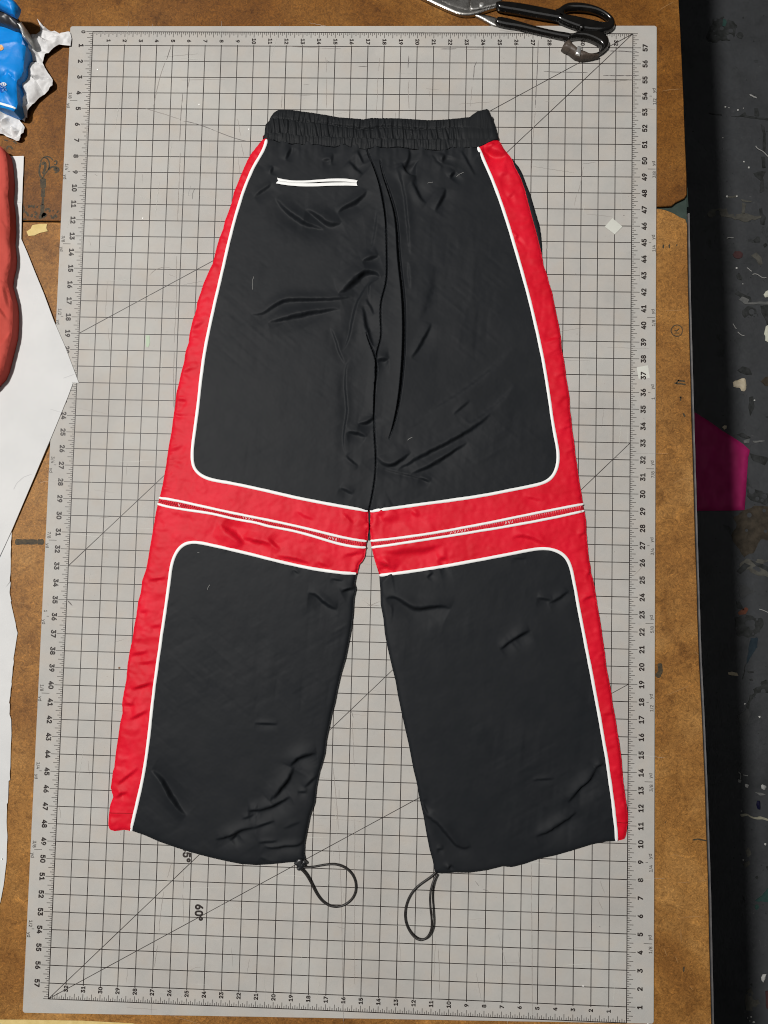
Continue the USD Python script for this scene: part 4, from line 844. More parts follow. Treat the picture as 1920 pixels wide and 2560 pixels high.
def text_at(s, u, v, h, ang, mat_, bold=True, name='ruler_number', sx=1.0):
    if (s, bold) not in TXT:
        tm = lettering(s, 5 if bold else 1); b = tm.bounds; tm.apply_translation([-(b[0, 0] + b[1, 0]) / 2, -.5 if not s.startswith('y') else -.35, 0]); TXT[(s, bold)] = tm
    tm = TXT[(s, bold)]; c, sn = math.cos(ang), math.sin(ang); V = np.array(tm.vertices); x, y = V[:, 0] * h * IN * sx, V[:, 1] * h * IN
    o = UV(u, v); W3 = np.c_[o[0] + c * x - sn * y, o[1] + sn * x + c * y, ZP + .0001 + V[:, 2] * .06]
    part(mat_t, name, (W3, np.array(tm.faces)), mat_)
CW, CCW = -math.pi / 2, math.pi / 2
for u in range(1, 33):
    text_at(str(u), u, .70, .215, CW, 'print_ink'); text_at(str(33 - u), u, 57.28, .215, CCW, 'print_ink')
text_at('0', -.60, V0 + .02, .22, CW, 'print_ink')
for v in range(1, 58):
    text_at(str(v), -.70, v + .02, .27, CW, 'print_ink'); text_at(str(58 - v), 33.74, v, .27, CCW, 'print_ink')
FR = ['1/8', '1/4', '3/8', '1/2', '5/8', '3/4', '7/8', '1']
for i in range(12):
    v = 4.5 * (i + 1); f = FR[i % 8]
    long = i % 2 == 0
    part(mat_t, 'yard_tick', seg((-.78 if long else -1.02, v), (-1.24 if long else -1.16, v), .03), 'print_grey'); part(mat_t, 'yard_tick', seg((33.78 + .16 if long else 34.02, 58 - v), (34.4 if long else 34.16, 58 - v), .03), 'print_grey')
    text_at(f, -1.24, v - .30, .185, CW, 'print_grey', False, 'yard_label'); text_at('yd', -1.34, v + .33, .185, CW, 'print_grey', False, 'yard_label')
    text_at(f, 34.32, 58 - v + .34, .185, CCW, 'print_grey', False, 'yard_label'); text_at('yd', 34.30, 58 - v - .34, .185, CCW, 'print_grey', False, 'yard_label')
text_at('60°', 8.55, 52.72, .42, CW, 'print_ink', True, 'angle_label', .95); text_at('45°', 7.72, 49.45, .42, CW, 'print_ink', True, 'angle_label', .95)
pen = []
for i, wd in enumerate(MARKW):
    if wd < .1: continue
    p = pts('m%d' % i); p = resample(p, .003) if len(p) < 4 else spline(p, .003)
    n_ = len(p); keep = noise2(p, .006, i + 11) > -.35
    ww = wd * .00085 * (.75 + .5 * np.abs(noise2(p, .008, i))) * np.where(keep, 1, .25) * np.clip(np.minimum(np.arange(n_), np.arange(n_)[::-1]) * .4 + .3, 0, 1)
    p = p + np.c_[noise2(p, .01, i + 3), noise2(p, .01, i + 5)] * .0003
    part(mat_t, 'pencil_mark', ribbon(p, ww, ZP + .00016), 'pencil_dark' if wd >= 1.2 else 'pencil')
scr = []
for i in range(260):                       # knife scuffs and rubbed streaks
    c = rng.uniform([mc[3, 0] + .01, mc[3, 1]], [mc[1, 0] - .01, mc[1, 1]]); a = rng.choice([0, math.pi / 2]) + rng.normal(0, .12); L_ = rng.uniform(.004, .035)
    scr.append(ribbon(np.array([c - L_ * np.array([math.cos(a), math.sin(a)]), c, c + L_ * np.array([math.cos(a), math.sin(a)])]), [.0001, rng.uniform(.0002, .0004), .0001], ZP + .0002))
part(mat_t, 'scuff', cat(scr[:150]), 'clear_tape', kind='stuff'); part(mat_t, 'scuff', cat(scr[150:]), 'pencil', kind='stuff')
def disc(c, r, z, n_=14): a = np.arange(n_) / n_ * 2 * np.pi; return slab(Polygon(c + r * np.c_[np.cos(a), np.sin(a)]), z, z + .0001)
part(mat_t, 'punched_hole', disc(pts('mat_hole')[0], .0016, ZP + .0002), 'hole_dark')
for q in pts('white_specks'): part(mat_t, 'speck', disc(q, .0011, ZP + .0002, 7), 'white_stitch')
part(mat_t, 'chalk_smear', slab(pts('green_smear'), ZP + .0002, ZP + .0003), 'green_chalk')
lone('tape_piece', slab(pts('mat_tape_a'), ZP + .0004, ZP + .0006), 'clear_tape', 'whitish diamond of tape stuck on the mat grid beside 46', 'tape')
lone('tape_piece', slab(pts('mat_tape_b'), ZP + .0000, ZP + .00005), 'clear_tape', 'whitish square of tape stuck under the number 37 on the mat border', 'tape')
lone('tape_piece', pillow(pts('tape_scrap'), BENCH - .0003, BENCH - .0001, .0006, .003, .003, lambda V, d: .0004 * (noise2(V, .006, 2) + 1)), 'masking_tape', 'torn yellow masking tape scrap on the hardboard beside the white paper', 'tape', smooth=30)
lone('tape_piece', pillow(pts('tape_strip'), BENCH - .0003, BENCH - .0001, .0005, .003, .006, lambda V, d: .0003 * (noise2(V, .008, 2) + 1)), 'masking_tape', 'long yellowed masking tape strip along the bottom of the bench', 'tape', smooth=30)

# ------------------------------------------------------------------ trousers
ST = .0023
C = {}
for k in ('l_sil_up', 'l_sil_lo', 'r_sil_up', 'r_sil_lo', 'l_inner', 'r_inner', 'l_knee_in_up', 'l_knee_in_lo', 'r_knee_in_up', 'r_knee_in_lo', 'l_hem', 'r_hem', 'wb_top', 'wb_bot'): C[k] = resample(pts(k), ST)
for k in ('l_pipe_up', 'l_pipe_lo', 'r_pipe_up', 'r_pipe_lo', 'l_zip_up', 'l_zip_lo', 'r_zip_up', 'r_zip_lo', 'seam'): C[k] = spline(pts(k), ST, .0004)
# the parts below meet under the waistband, which laps over them
wb_line = C['wb_bot']
def up(p, d=.006): return p + np.array([0, d])
rv = lambda a: a[::-1]
def near(line, p): return int(np.argmin(np.linalg.norm(line - p, axis=1)))
i1, i2, i3 = near(wb_line, C['l_pipe_up'][0]), near(wb_line, C['seam'][0]), near(wb_line, C['r_pipe_up'][0])
wbu = up(wb_line)
PAN = {
 'lu': [C['l_pipe_up'], rv(C['seam']), rv(wbu[i1:i2 + 1])],
 'ru': [C['seam'], rv(C['r_pipe_up']), rv(wbu[i2:i3 + 1])],
 'lru': [C['l_sil_up'], C['l_zip_up'], rv(C['l_knee_in_up']), rv(C['l_pipe_up']), rv(wbu[:i1 + 1])],
 'rru': [C['r_pipe_up'], C['r_knee_in_up'], C['r_zip_up'], rv(C['r_sil_up']), rv(wbu[i3:])],
 'lz': [C['l_zip_up'], rv(C['l_zip_lo'])], 'rz': [C['r_zip_up'], rv(C['r_zip_lo'])],
 'lrl': [C['l_sil_lo'], C['l_pipe_lo'], rv(C['l_knee_in_lo']), rv(C['l_zip_lo'])],
 'rrl': [C['r_zip_lo'], C['r_sil_lo'], rv(C['r_pipe_lo']), rv(C['r_knee_in_lo'])],
 'll': [C['l_pipe_lo'], C['l_inner'], rv(C['l_hem'])],
 'rl': [C['r_pipe_lo'], C['r_hem'], rv(C['r_inner'])],
 'wb': [C['wb_top'], rv(C['wb_bot'])],
}
POLY = {}
for k, ls in PAN.items():
    p = Polygon(np.vstack(ls)).buffer(0)
    POLY[k] = p if p.geom_type == 'Polygon' else max(p.geoms, key=lambda g: g.area)
whole = shapely.union_all([p.buffer(.0012, join_style=2) for p in POLY.values()]).buffer(-.0012)
whole = whole if whole.geom_type == 'Polygon' else max(whole.geoms, key=lambda g: g.area)
RIM = cKDTree(np.vstack([np.array(shapely.segmentize(r, .001).coords) for r in [whole.exterior] + list(whole.interiors)]))
class Path:
    def __init__(s, p, step=.0012):
        s.p = spline(p, step, .0004); s.t = np.gradient(s.p, axis=0); s.t /= np.maximum(np.linalg.norm(s.t, axis=1, keepdims=True), 1e-9); s.tree = cKDTree(s.p)
        s.nrm = np.array([-1, 1.]) * (s.p[-1] - s.p[0])[::-1]; s.nrm /= np.linalg.norm(s.nrm) + 1e-9
    def at(s, V, reach):
        lo, hi = s.p.min(0) - reach, s.p.max(0) + reach
        ix = np.nonzero(((V > lo) & (V < hi)).all(1))[0]
        if not len(ix): return None
        d, i = s.tree.query(V[ix], distance_upper_bound=reach); ok = np.isfinite(d); ix, d, i = ix[ok], d[ok], i[ok]
        if not len(ix): return None
        r = V[ix] - s.p[i]; side = s.t[i, 0] * r[:, 1] - s.t[i, 1] * r[:, 0]
        return ix, d, np.where(side >= 0, 1, -1) * d, i / max(1, len(s.p) - 1)
TOLAMP = np.array([-.75, .55])
FOLDS = [(Path(pts('w%d' % i)), b, a, L_, fl_) for i, (b, a, L_, fl_) in enumerate(WRINKLE)]
GAP, FLAP, GAP2, SEAM = Path(pts('gap')), Path(pts('flap')), Path(pts('gap2')), Path(pts('seam'))
PXM = .000597
_x0, _y0, _x1, _y1 = whole.bounds
GX, GY = np.arange(_x0 - .01, _x1 + .01, .001), np.arange(_y0 - .01, _y1 + .01, .001)
_g = np.stack(np.meshgrid(GX, GY), -1).reshape(-1, 2); _w = np.zeros(len(_g))
for P, b, a, L_, fl_ in FOLDS:                # every crease is a steep facet that fades out along its length and to both sides
    bm = b * PXM; L_ = min(L_, 1.); reach = 6. * bm + .006
    q = P.at(_g, reach)
    if q is None: continue
    ix, dd, sd, s = q
    sgn = np.sign(P.nrm @ TOLAMP) or 1.
    if fl_: sgn = -sgn
    tap = np.sin(np.pi * np.clip(s, 0, 1)).clip(0, 1) ** .8
    sd = sd + (noise2(_g[ix], .009, 51, 2) * .30 + noise2(_g[ix], .0035, 52, 1) * .12) * min(bm, .005)
    wid = .34 * bm * (.4 + .6 * tap) * (1 + .5 * noise2(np.c_[s * len(P.p) * .0012, s * 0 + b], .009, 3, 2))
    _w[ix] += .58 * (1.35 if P.p[:, 1].mean() < -.08 else 1.12) * (1 if bm < .009 else .55) * bm * a * tap * np.tanh(sgn * sd / wid) * np.exp(-(dd / (np.where(sgn * sd > 0, 2.0, 2.8) * bm * L_ + .0015)) ** 2)
CREASE = gaussian_filter(_w.reshape(len(GY), len(GX)), .75)
def creases(V): return map_coordinates(CREASE, [(V[:, 1] - GY[0]) / .001, (V[:, 0] - GX[0]) / .001], order=3, mode='nearest')
def height(V, red=False, wb=False):
    d, ri = RIM.query(V)
    h = .0030 + .0042 * (1 - np.exp(-d / .0022)) + .0010 * (1 - np.exp(-d / .03))
    f = np.clip(d / .012, 0, 1)
    h += f * (.0010 * noise2(V, .07, 1, 2) + .00028 * noise2(V, .022, 2, 2))
    if not wb:                                # fine soft crumples that come and go over the cloth
        msk = np.clip(noise2(V, .09, 70, 2) * 1.6 + .55, 0, 1)
        for a_, (l1, l2), s_ in ((.55, (.050, .011), 71), (-.7, (.045, .010), 72), (1.5, (.055, .013), 73)):
            c_s, s_n = math.cos(a_), math.sin(a_); R2 = np.c_[(V @ [c_s, s_n]) / l1, (V @ [-s_n, c_s]) / l2]
            n_ = noise2(R2, 1., s_, 2); h += f * msk * .00042 * np.sign(n_) * np.abs(n_) ** 1.5 * 1.6
        h += f * .00010 * noise2(V, .0045, 75, 2)
    if red:
        h += np.clip(d / .006, .15, 1) * (.0015 * (np.abs(noise2(V, .017, 4, 3)) - .3) + .00030 * noise2(V, .006, 6, 2) + .0005 * noise2(V * [1, 1.6], .02, 9, 2))
        h += (.0022 * np.exp(-d / .010) + .0008 * np.exp(-d / .03)) * np.clip(d / .004, .2, 1) * noise2(np.c_[ri * .001 + noise2(V, .02, 60) * .006, d * .4], .0075, 61, 2)
    wbd = np.interp(V[:, 0], C['wb_bot'][:, 0], C['wb_bot'][:, 1]) - V[:, 1]
    if not wb:
        g = np.exp(-np.maximum(wbd, 0) / .016) * (wbd > -.02)
        h += g * (.0029 * noise2(np.c_[V[:, 0], V[:, 1] * .25], .010, 12, 2) - .0006) * np.clip(d / .006, 0, 1)
        sel = (V[:, 0] > .16) & (wbd < .05)
    h += creases(V) * np.clip(d / .003, .2, 1)
    if not wb and not red:
        for P, wd, dep, rise, rl in ((GAP, .0022, 1., .0036, .014), (FLAP, .0010, .75, .0026, .010), (GAP2, .0011, .6, .0024, .009), (SEAM, .0008, .6, .0006, .004)):
            q = P.at(V, .05)
            if q is None: continue
            ix, dd, sd, s = q
            tap = np.clip(np.sin(np.pi * np.clip(s, 0, 1)), 0, 1) ** .5 if P is not SEAM else 1.
            w_ = wd * (.35 + .65 * tap)
            lean = np.where(sd * np.sign(P.nrm @ np.array([-1., 0])) > 0, 1., .45)
            h[ix] += rise * tap * lean * np.exp(-dd / rl)
            trench = np.exp(-(dd / w_) ** 4) * dep * np.clip(tap * 1.6, 0, 1)
            h[ix] = h[ix] * (1 - trench) + .0006 * trench
    if wb:
        x = V[:, 0]; ya = np.interp(x, SA[:, 0], SA[:, 1]); yb = np.interp(x, SB[:, 0], SB[:, 1])
        row = np.where(V[:, 1] > ya, 0, np.where(V[:, 1] > yb, 1, 2))
        fade = np.clip((.175 - x) / .03, .12, 1) * np.clip((x + .245) / .02, .3, 1)
        for r_ in (0, 1, 2):
            s_ = row == r_
            xx = x + (V[:, 1] - ya) * (.0, .12, .05)[r_] + .0012 * noise2(V, .012, 40 + r_)
            n1 = noise2(np.c_[xx, V[:, 1] * .06], (.0034, .0036, .0034)[r_], 20 + r_, 2)
            n2 = noise2(np.c_[xx, V[:, 1] * .06], .0085, 30 + r_, 1)
            h = np.where(s_, h + (1., 1., .6)[r_] * fade * (.0013 * n1 - .0020 * np.exp(-(n1 / .14) ** 2) + .0007 * n2) * np.clip(d / .004, .25, 1), h)
        h -= .0012 * fade * np.exp(-((V[:, 1] - ya) / .0018) ** 2) * np.exp(-((x - .03) / .08) ** 4)
        for y_, dp in ((ya, .0010), (yb, .0003)): h -= dp * fade * np.exp(-((V[:, 1] - y_) / .0013) ** 2)
        yt = np.interp(x, C['wb_bot'][:, 0], C['wb_bot'][:, 1]); h += .0009 * np.exp(-((V[:, 1] - (ya + yb) / 2) / .007) ** 2) + .0012 * np.clip((V[:, 1] - yt) / .008, 0, 1)
    return np.maximum(h, .0004) + MAT + .0003
SA, SB = spline(pts('wb_seam_a'), .002), spline(pts('wb_seam_b'), .002)
tr = thing('track_trousers', 'black track trousers with red side stripes and white piping, laid flat on the cutting mat', 'trousers', (0, 0, MAT))
def rows(P, offs, step):
    p = resample(P.p, step); t = np.gradient(p, axis=0); t /= np.linalg.norm(t, axis=1, keepdims=True); nn = np.c_[-t[:, 1], t[:, 0]]
    return np.vstack([p + o * nn for o in offs])
FEAT = np.vstack([rows(GAP, (-.0040, -.0030, -.0023, -.0017, 0, .0017, .0023, .0030, .0040), .0014), rows(FLAP, (-.0018, -.0009, 0, .0009, .0018), .0010), rows(GAP2, (-.0018, -.0009, 0, .0009, .0018), .0010), rows(SEAM, (-.0016, -.0008, .0008, .0016), .0010)])
def panel(k, name, mat_, step=ST, red=False, wb=False, label=None, lift=0.):
    V, F, idx = fill_poly(POLY[k], step, .12, seed=3, feat=FEAT if k in ('lu', 'ru') else None)
    h = height(V, red, wb) + lift
    Vs, Fs = skirt(np.c_[V, h], F, idx, MAT + .0002, closed=False)
    n_ = len(V)
    # rim wall shares the top's vertices so that the edge shades round
    remap = np.arange(len(Vs)); off = n_
    for r in idx: remap[off:off + len(r)] = r; off += 2 * len(r)
    return part(tr, name, (Vs, remap[Fs]), mat_, smooth=True, label=label)
panel('lu', 'back_panel', 'black_nylon', .0014, label='upper left black panel with the welt pocket'); panel('ru', 'back_panel', 'black_nylon', .0014, label='upper right black panel with a deep lengthwise fold')
panel('lru', 'side_stripe', 'red_nylon', red=True, label='upper left red stripe'); panel('rru', 'side_stripe', 'red_nylon', red=True, label='upper right red stripe')
lrl = panel('lrl', 'side_stripe', 'red_nylon', red=True, label='lower left red stripe'); rrl = panel('rrl', 'side_stripe', 'red_nylon', red=True, label='lower right red stripe')
panel('ll', 'lower_leg', 'black_nylon', .0014, label='lower left black leg'); panel('rl', 'lower_leg', 'black_nylon', .0014, label='lower right black leg')
panel('wb', 'waistband', 'black_rib', .0012, wb=True, lift=.0004)
part(tr, 'front_edge', pillow(pts('front_edge'), MAT + .0002, MAT + .0006, .0022, .004, .0022), 'black_nylon', smooth=30, label='strip of the black front showing past the right hip')
zipz = lambda V: height(V, True) - .0006
for k, zu, zl in (('lz', 'l_zip_up', 'l_zip_lo'), ('rz', 'r_zip_up', 'r_zip_lo')):
    V, F, idx = fill_poly(POLY[k], .0018, .1); zt = part(tr, 'zipper', (np.c_[V, zipz(V)], F), 'zip_tape', smooth=True)
    a, b = C[zu], C[zl]; n_ = int(np.linalg.norm(np.diff(a, axis=0), axis=1).sum() / .0017)
    a, b = resample(a, np.linalg.norm(np.diff(a, axis=0), axis=1).sum() / n_)[:n_], resample(b, np.linalg.norm(np.diff(b, axis=0), axis=1).sum() / n_)[:n_]
    n_ = min(len(a), len(b)); a, b = a[:n_], b[:n_]
    m_ = (a + b) / 2; gap_ = b - a; t = np.gradient(m_, axis=0); t /= np.linalg.norm(t, axis=1, keepdims=True); teeth, white_bits = [], []
    for i in range(2, n_ - 2):
        s_ = 1 if i % 2 else -1; c0 = m_[i] - gap_[i] * (.17 * s_); e1 = c0 + gap_[i] * .26 * s_; e0 = c0 - gap_[i] * .12 * s_
        z_ = zipz(m_[i:i + 1])[0] + .0006
        teeth.append(tube(np.array([[*e0, z_], [*c0, z_ + .0003], [*e1, z_]]), .00055, .0005, 5))
        w_ = noise2(m_[i:i + 1], .016, 77)[0]
        if w_ > .34 and i % 3 and .1 < i / n_ < .92: white_bits.append(ribbon(np.array([m_[i] - gap_[i] * .16 * s_ , m_[i] + gap_[i] * .12 * s_ + t[i] * .0008]), [.0007, .0003], z_ + .0010))
    part(zt, 'zipper_teeth', cat(teeth), 'zip_teeth', smooth=40, kind='stuff')
    if white_bits: part(zt, 'white_zigzag', cat(white_bits), 'white_stitch', kind='stuff')  # short white zigzag marks among the red teeth
def piping(line, wid=.0040, hgt=.0022, lift=.0004):
    p = np.asarray(line); e = np.minimum(np.arange(len(p)), np.arange(len(p))[::-1]); s_ = np.clip(e * .35 + .55, 0, 1)
    p = p + np.c_[noise2(p, .02, 31), noise2(p, .02, 32)] * .0003; wid = wid * (1 + .10 * noise2(p, .012, 33))
    z = height(p, True); zb_ = height(p, False); z = np.minimum(z, zb_ + .001); z = np.convolve(np.pad(z, 4, mode='edge'), np.ones(9) / 9, 'valid') + lift
    return tube(np.c_[p, z], wid / 2 * s_, hgt / 2 * s_, 8)
for k in ('l_pipe_up', 'r_pipe_up', 'l_pipe_lo', 'r_pipe_lo', 'l_zip_up', 'l_zip_lo', 'r_zip_up', 'r_zip_lo'):
    part(tr, 'piping', piping(C[k],   .0046 if 'pipe' in k else .0038), 'white_cord', smooth=60)
for k, pn in (('hem_stitch_l', lrl), ('hem_stitch_r', rrl)):
    p = resample(pts(k), .002); part(pn, 'hem_stitch', tube(np.c_[p, height(p, True) + .0001], .0005, .0003, 5), 'red_stitch')
wt = [spline(pts(k), .002) for k in ('welt_top', 'welt_mid', 'welt_bot')]
def strip(a, b, up_):
    n_ = max(len(a), len(b)); a, b = resample(a, np.linalg.norm(np.diff(a, axis=0), axis=1).sum() / n_), resample(b, np.linalg.norm(np.diff(b, axis=0), axis=1).sum() / n_)
    m_ = min(len(a), len(b)); rows = [(1 - s_) * a[:m_] + s_ * b[:m_] for s_ in np.linspace(0, 1, 7)]
    V = np.vstack(rows); h = np.repeat(np.sin(np.linspace(.15, np.pi - .15, 7)), m_) * .0008 * up_ + .0003
    z = np.array([height(r, False) for r in rows]).mean(0); z = np.tile(z, 7) + h + .0011
    i, j = np.meshgrid(np.arange(6), np.arange(m_ - 1), indexing='ij'); A_, B_, C_, D_ = (i * m_ + j).ravel(), (i * m_ + j + 1).ravel(), ((i + 1) * m_ + j + 1).ravel(), ((i + 1) * m_ + j).ravel()
    return np.c_[V, z], np.vstack([np.c_[A_, D_, B_], np.c_[B_, D_, C_]])
gapw = .0013 * np.clip(np.sin(np.clip((np.linspace(0, 1, len(wt[1])) - .30) / .66, 0, 1) * np.pi), 0, 1)
mu, md = wt[1] + np.c_[gapw * 0, gapw * .7 + .00012], wt[1] - np.c_[gapw * 0, gapw * .5 + .00012]
wp = part(tr, 'pocket_welt', strip(wt[0], mu, 1.), 'white_cord', smooth=True, label='upper lip of the white welt pocket')
part(tr, 'pocket_welt', strip(md, wt[2], 1.), 'white_cord', smooth=True, label='lower lip of the white welt pocket')
part(tr, 'pocket_slit', ribbon(wt[1], .0022, height(wt[1], False) + .0010), 'black_slit')
def cord(k, zs):
    p = spline(pts(k), .0016, .0003); t = np.linspace(0, 1, len(p)); z = MAT + .0019 + np.interp(t, *zs)
    return tube(np.c_[p, z], .00165, .00165, 10)
part(tr, 'drawcord', cord('loop_l', ([0, .1, .3, .6, .85, 1], [.005, .003, .0005, .0002, .002, .004])), 'cord_black', smooth=60, label='round elastic loop at the left hem')
part(tr, 'drawcord', cord('loop_r', ([0, .1, .3, .45, .6, .8, .93, 1], [.003, .002, .0005, .001, .006, .010, .007, .003])), 'cord_black', smooth=60, label='narrow elastic loop at the right hem')
ax = pts('lock_axis'); t = np.linspace(0, 1, 24); w_ = np.interp(t, [0, .05, .2, .24, .3, .34, .74, .78, .84, .9, 1], [.0026, .0038, .0042, .0032, .0032, .0046, .0046, .0034, .0040, .0040, .0024])
p3 = np.c_[ax[0] * (1 - t)[:, None] + ax[1] * t[:, None], np.full(24, MAT + .0062)]
lk = part(tr, 'cord_lock', tube(p3, w_, w_ * .95, 14), 'plastic_black', smooth=35)
part(lk, 'lock_body', pillow(Polygon(pts('lock_body')), MAT + .002, MAT + .0085, .0022, .003, .0012), 'plastic_black', smooth=35)
p = spline(pts('eyelet'), .0006); part(tr, 'cord_eyelet', tube(np.c_[p, np.full(len(p), MAT + .003)], .0009, .0009, 7), 'cord_black', smooth=60)
for i in range(7):                          # lint
    c = [(-.153, .333), (-.2035, -.128), (-.221, -.077), (.157, .505), (.112, .492), (-.255, .475), (.09, .10)][i]; a = [1.5, 1.2, .3, .5, .2, 1.4, .6][i]; L_ = [.010, .004, .0012, .006, .004, .008, .004][i]
    t = np.linspace(-1, 1, 9); q = np.c_[c[0] + L_ * t * math.cos(a) + .0012 * t * t, c[1] + L_ * t * math.sin(a)]
    lone('lint_thread', tube(np.c_[q, height(q) + .0004], .00028, .00025, 5), 'thread_white', ['curled pale thread below the welt pocket', 'faint thread on the lower left leg', 'pink speck of lint on the lower left leg', 'white thread beside the upper right piping', 'short white thread under the right waistband', 'pale hair left of the pocket folds', 'faint lint on the upper right panel'][i], 'lint')

q = np.vstack([C['l_knee_in_up'] + [-.004, 0], (C['r_knee_in_up'] + [.004, 0])[::-1]]); part(tr, 'dark_strip', slab(Polygon(q).buffer(0).simplify(.0002), MAT + .0008, MAT + .0020), 'black_nylon', label='black strip showing in the slit between the knees')  # black strip lying low in the gap between the knees
# ------------------------------------------------------------------ papers, shirt, bag on the left
jz = BENCH
lone('pattern_paper', pillow(pts('paper_b'), BENCH - .0003, BENCH + .0004, .0003, .004, .01, lambda V, d: .0006 * (noise2(V, .05, 6) + 1) + .0012 * np.exp(-d / .003) * (noise2(V, .01, 9) > .2)), 'paper_white', 'white pattern paper with a ragged cut edge, lower one, under the pointed sheet', 'paper', smooth=30)
pz = lambda V: np.interp(V[:, 0], [-.60, -.50, -.462], [BENCH + .0020, BENCH + .0023, MAT + .0008])
pap = thing('pattern_paper', 'white pattern paper with a sharp pointed corner lying over the mat edge, under the shirt', 'paper', (-.5, .2, BENCH))
Pp = Polygon(pts('paper_a')).buffer(0); V, F, idx = fill_poly(Pp, .006); z = pz(V)
part(pap, 'paper_sheet', skirt(np.c_[V, z + .0004], F, idx, BENCH + .0016, False), 'paper_white', smooth=30)
for k in ('paper_line', 'paper_line2', 'paper_line3', 'paper_line4'): q = resample(pts(k), .003); part(pap, 'pencil_line', ribbon(q, .0006, pz(q) + .0006), 'paper_line')
shp = Polygon(pts('shirt')).buffer(0)
def shirt_x(V, d):
    z = .004 * noise2(V, .06, 2) + .002 * noise2(V * [1, .4], .018, 5) + .003 * (np.abs(noise2(V * [1, .5], .035, 8)) - .3)
    y = V[:, 1]; x = V[:, 0]
    for (x0, y0), (x1, y1), w_, a in SHF:
        dx, dy = x1 - x0, y1 - y0; L_ = math.hypot(dx, dy); u = ((x - x0) * dx + (y - y0) * dy) / L_ / L_; s_ = ((x - x0) * dy - (y - y0) * dx) / L_
        z = z + a * np.tanh(s_ / w_) * np.exp(-np.abs(s_) / (5 * w_)) * np.exp(-((u - .5) / .48) ** 4)
    return z * np.clip(d / .006, 0, 1)
SHF = [((-.527, .318), (-.519, .286), .0012, .0042), ((-.538, .329), (-.519, .319), .0008, .0014), ((-.538, .292), (-.520, .267), .0010, .0030), ((-.535, .47), (-.523, .43), .002, .0022), ((-.536, .42), (-.521, .395), .0016, .0016), ((-.53, .225), (-.512, .25), .0018, .0022)]
lone('folded_shirt', pillow(shp, BENCH + .0028, BENCH + .020, .006, .007, .0018, shirt_x), 'salmon_cotton', 'folded salmon red cotton garment lying on the white paper at the left', 'garment', smooth=True)

def crumple(name, k, seed, lab, zb=BENCH + .0003, H=.016):
    poly = Polygon(pts(k)).buffer(0); poly = poly if poly.geom_type == 'Polygon' else max(poly.geoms, key=lambda g: g.area)
    V, F, idx = fill_poly(poly, .0016, seed=seed); d = rim_dist(poly, V)
    r_ = np.random.default_rng(seed); x0, y0, x1, y1 = poly.bounds
    S = r_.uniform([x0, y0], [x1, y1], (46, 2)); hS = r_.uniform(.15, 1, 46); tri = Delaunay(np.vstack([S, [[x0 - .1, y0 - .1], [x1 + .1, y0 - .1], [x0 - .1, y1 + .1], [x1 + .1, y1 + .1]]])); hh = np.r_[hS, .4, .4, .4, .4]
    s_ = tri.find_simplex(V); b = np.einsum('ijk,ik->ij', tri.transform[s_, :2], V - tri.transform[s_, 2]); b = np.c_[b, 1 - b.sum(1)]
    fac = (hh[tri.simplices[s_]] * b).sum(1)
    z = zb + .0025 + H * fac * (.45 + .55 * np.clip(d / .016, 0, 1)) + (.0040 * np.abs(noise2(V, .013, seed)) + .0014 * np.abs(noise2(V, .006, seed + 1))) * np.clip(d / .004, 0, 1)
    Vs, Fs = skirt(np.c_[V, z], F, idx, 0, False)
    low = Vs[len(V):]; n0 = 0
    for r in idx: low[n0 + len(r):n0 + 2 * len(r), 2] = low[n0:n0 + len(r), 2] - .0006; n0 += 2 * len(r)
    lone(name, (Vs, Fs), 'tissue_white', lab, 'tissue paper', smooth=18)
crumple('crumpled_tissue', 'tissue_a', 5, 'uppermost crumpled white tissue, its corner touching the mat', H=.018)
crumple('crumpled_tissue', 'tissue_b', 8, 'largest crumpled white tissue, right of the lower half of the blue bag', H=.020)
crumple('crumpled_tissue', 'tissue_c', 12, 'lowest crumpled white tissue, under the bottom corner of the blue bag', H=.018)
bag = thing('snack_bag', 'bright blue snack bag with a white stripe, lying on crumpled tissue', 'bag', (-.56, .7, BENCH))

def bag_x(V, d):
    z = .0016 * noise2(V, .03, 3) + .0030 * (np.abs(noise2(V, .020, 7)) - .3) - .0024 * np.abs(noise2(V, .034, 15))
    for (x0, y0), (x1, y1), w_, a in BAGF:
        dx, dy = x1 - x0, y1 - y0; L_ = math.hypot(dx, dy); u = ((x0 - V[:, 0]) * -dx + (V[:, 1] - y0) * dy) / L_ / L_; s_ = ((V[:, 0] - x0) * dy - (V[:, 1] - y0) * dx) / L_
        z = z + a * np.exp(-np.abs(s_) / w_) * np.exp(-((u - .5) / .5) ** 4)
    return z * np.clip(d / .008, 0, 1)
s0 = pts('bag_stripe'); bb = pts('bag_body')
c_ = lambda fx, fy: (bb[:, 0].max() - fx, bb[:, 1].max() - fy)
BAGF = [(c_(.047, .094), c_(.018, .123), .004, .006), (c_(.022, .086), c_(.010, .100), .003, -.005), (c_(.050, .045), c_(.002, .036), .006, .003), (c_(.055, .075), c_(.040, .100), .006, .004), (c_(.034, .094), c_(.024, .083), .003, -.004)]
bgs = part(bag, 'bag_body', pillow(bb, BENCH + .008, BENCH + .030, .007, .022, .0018, bag_x), 'bag_blue', smooth=30)
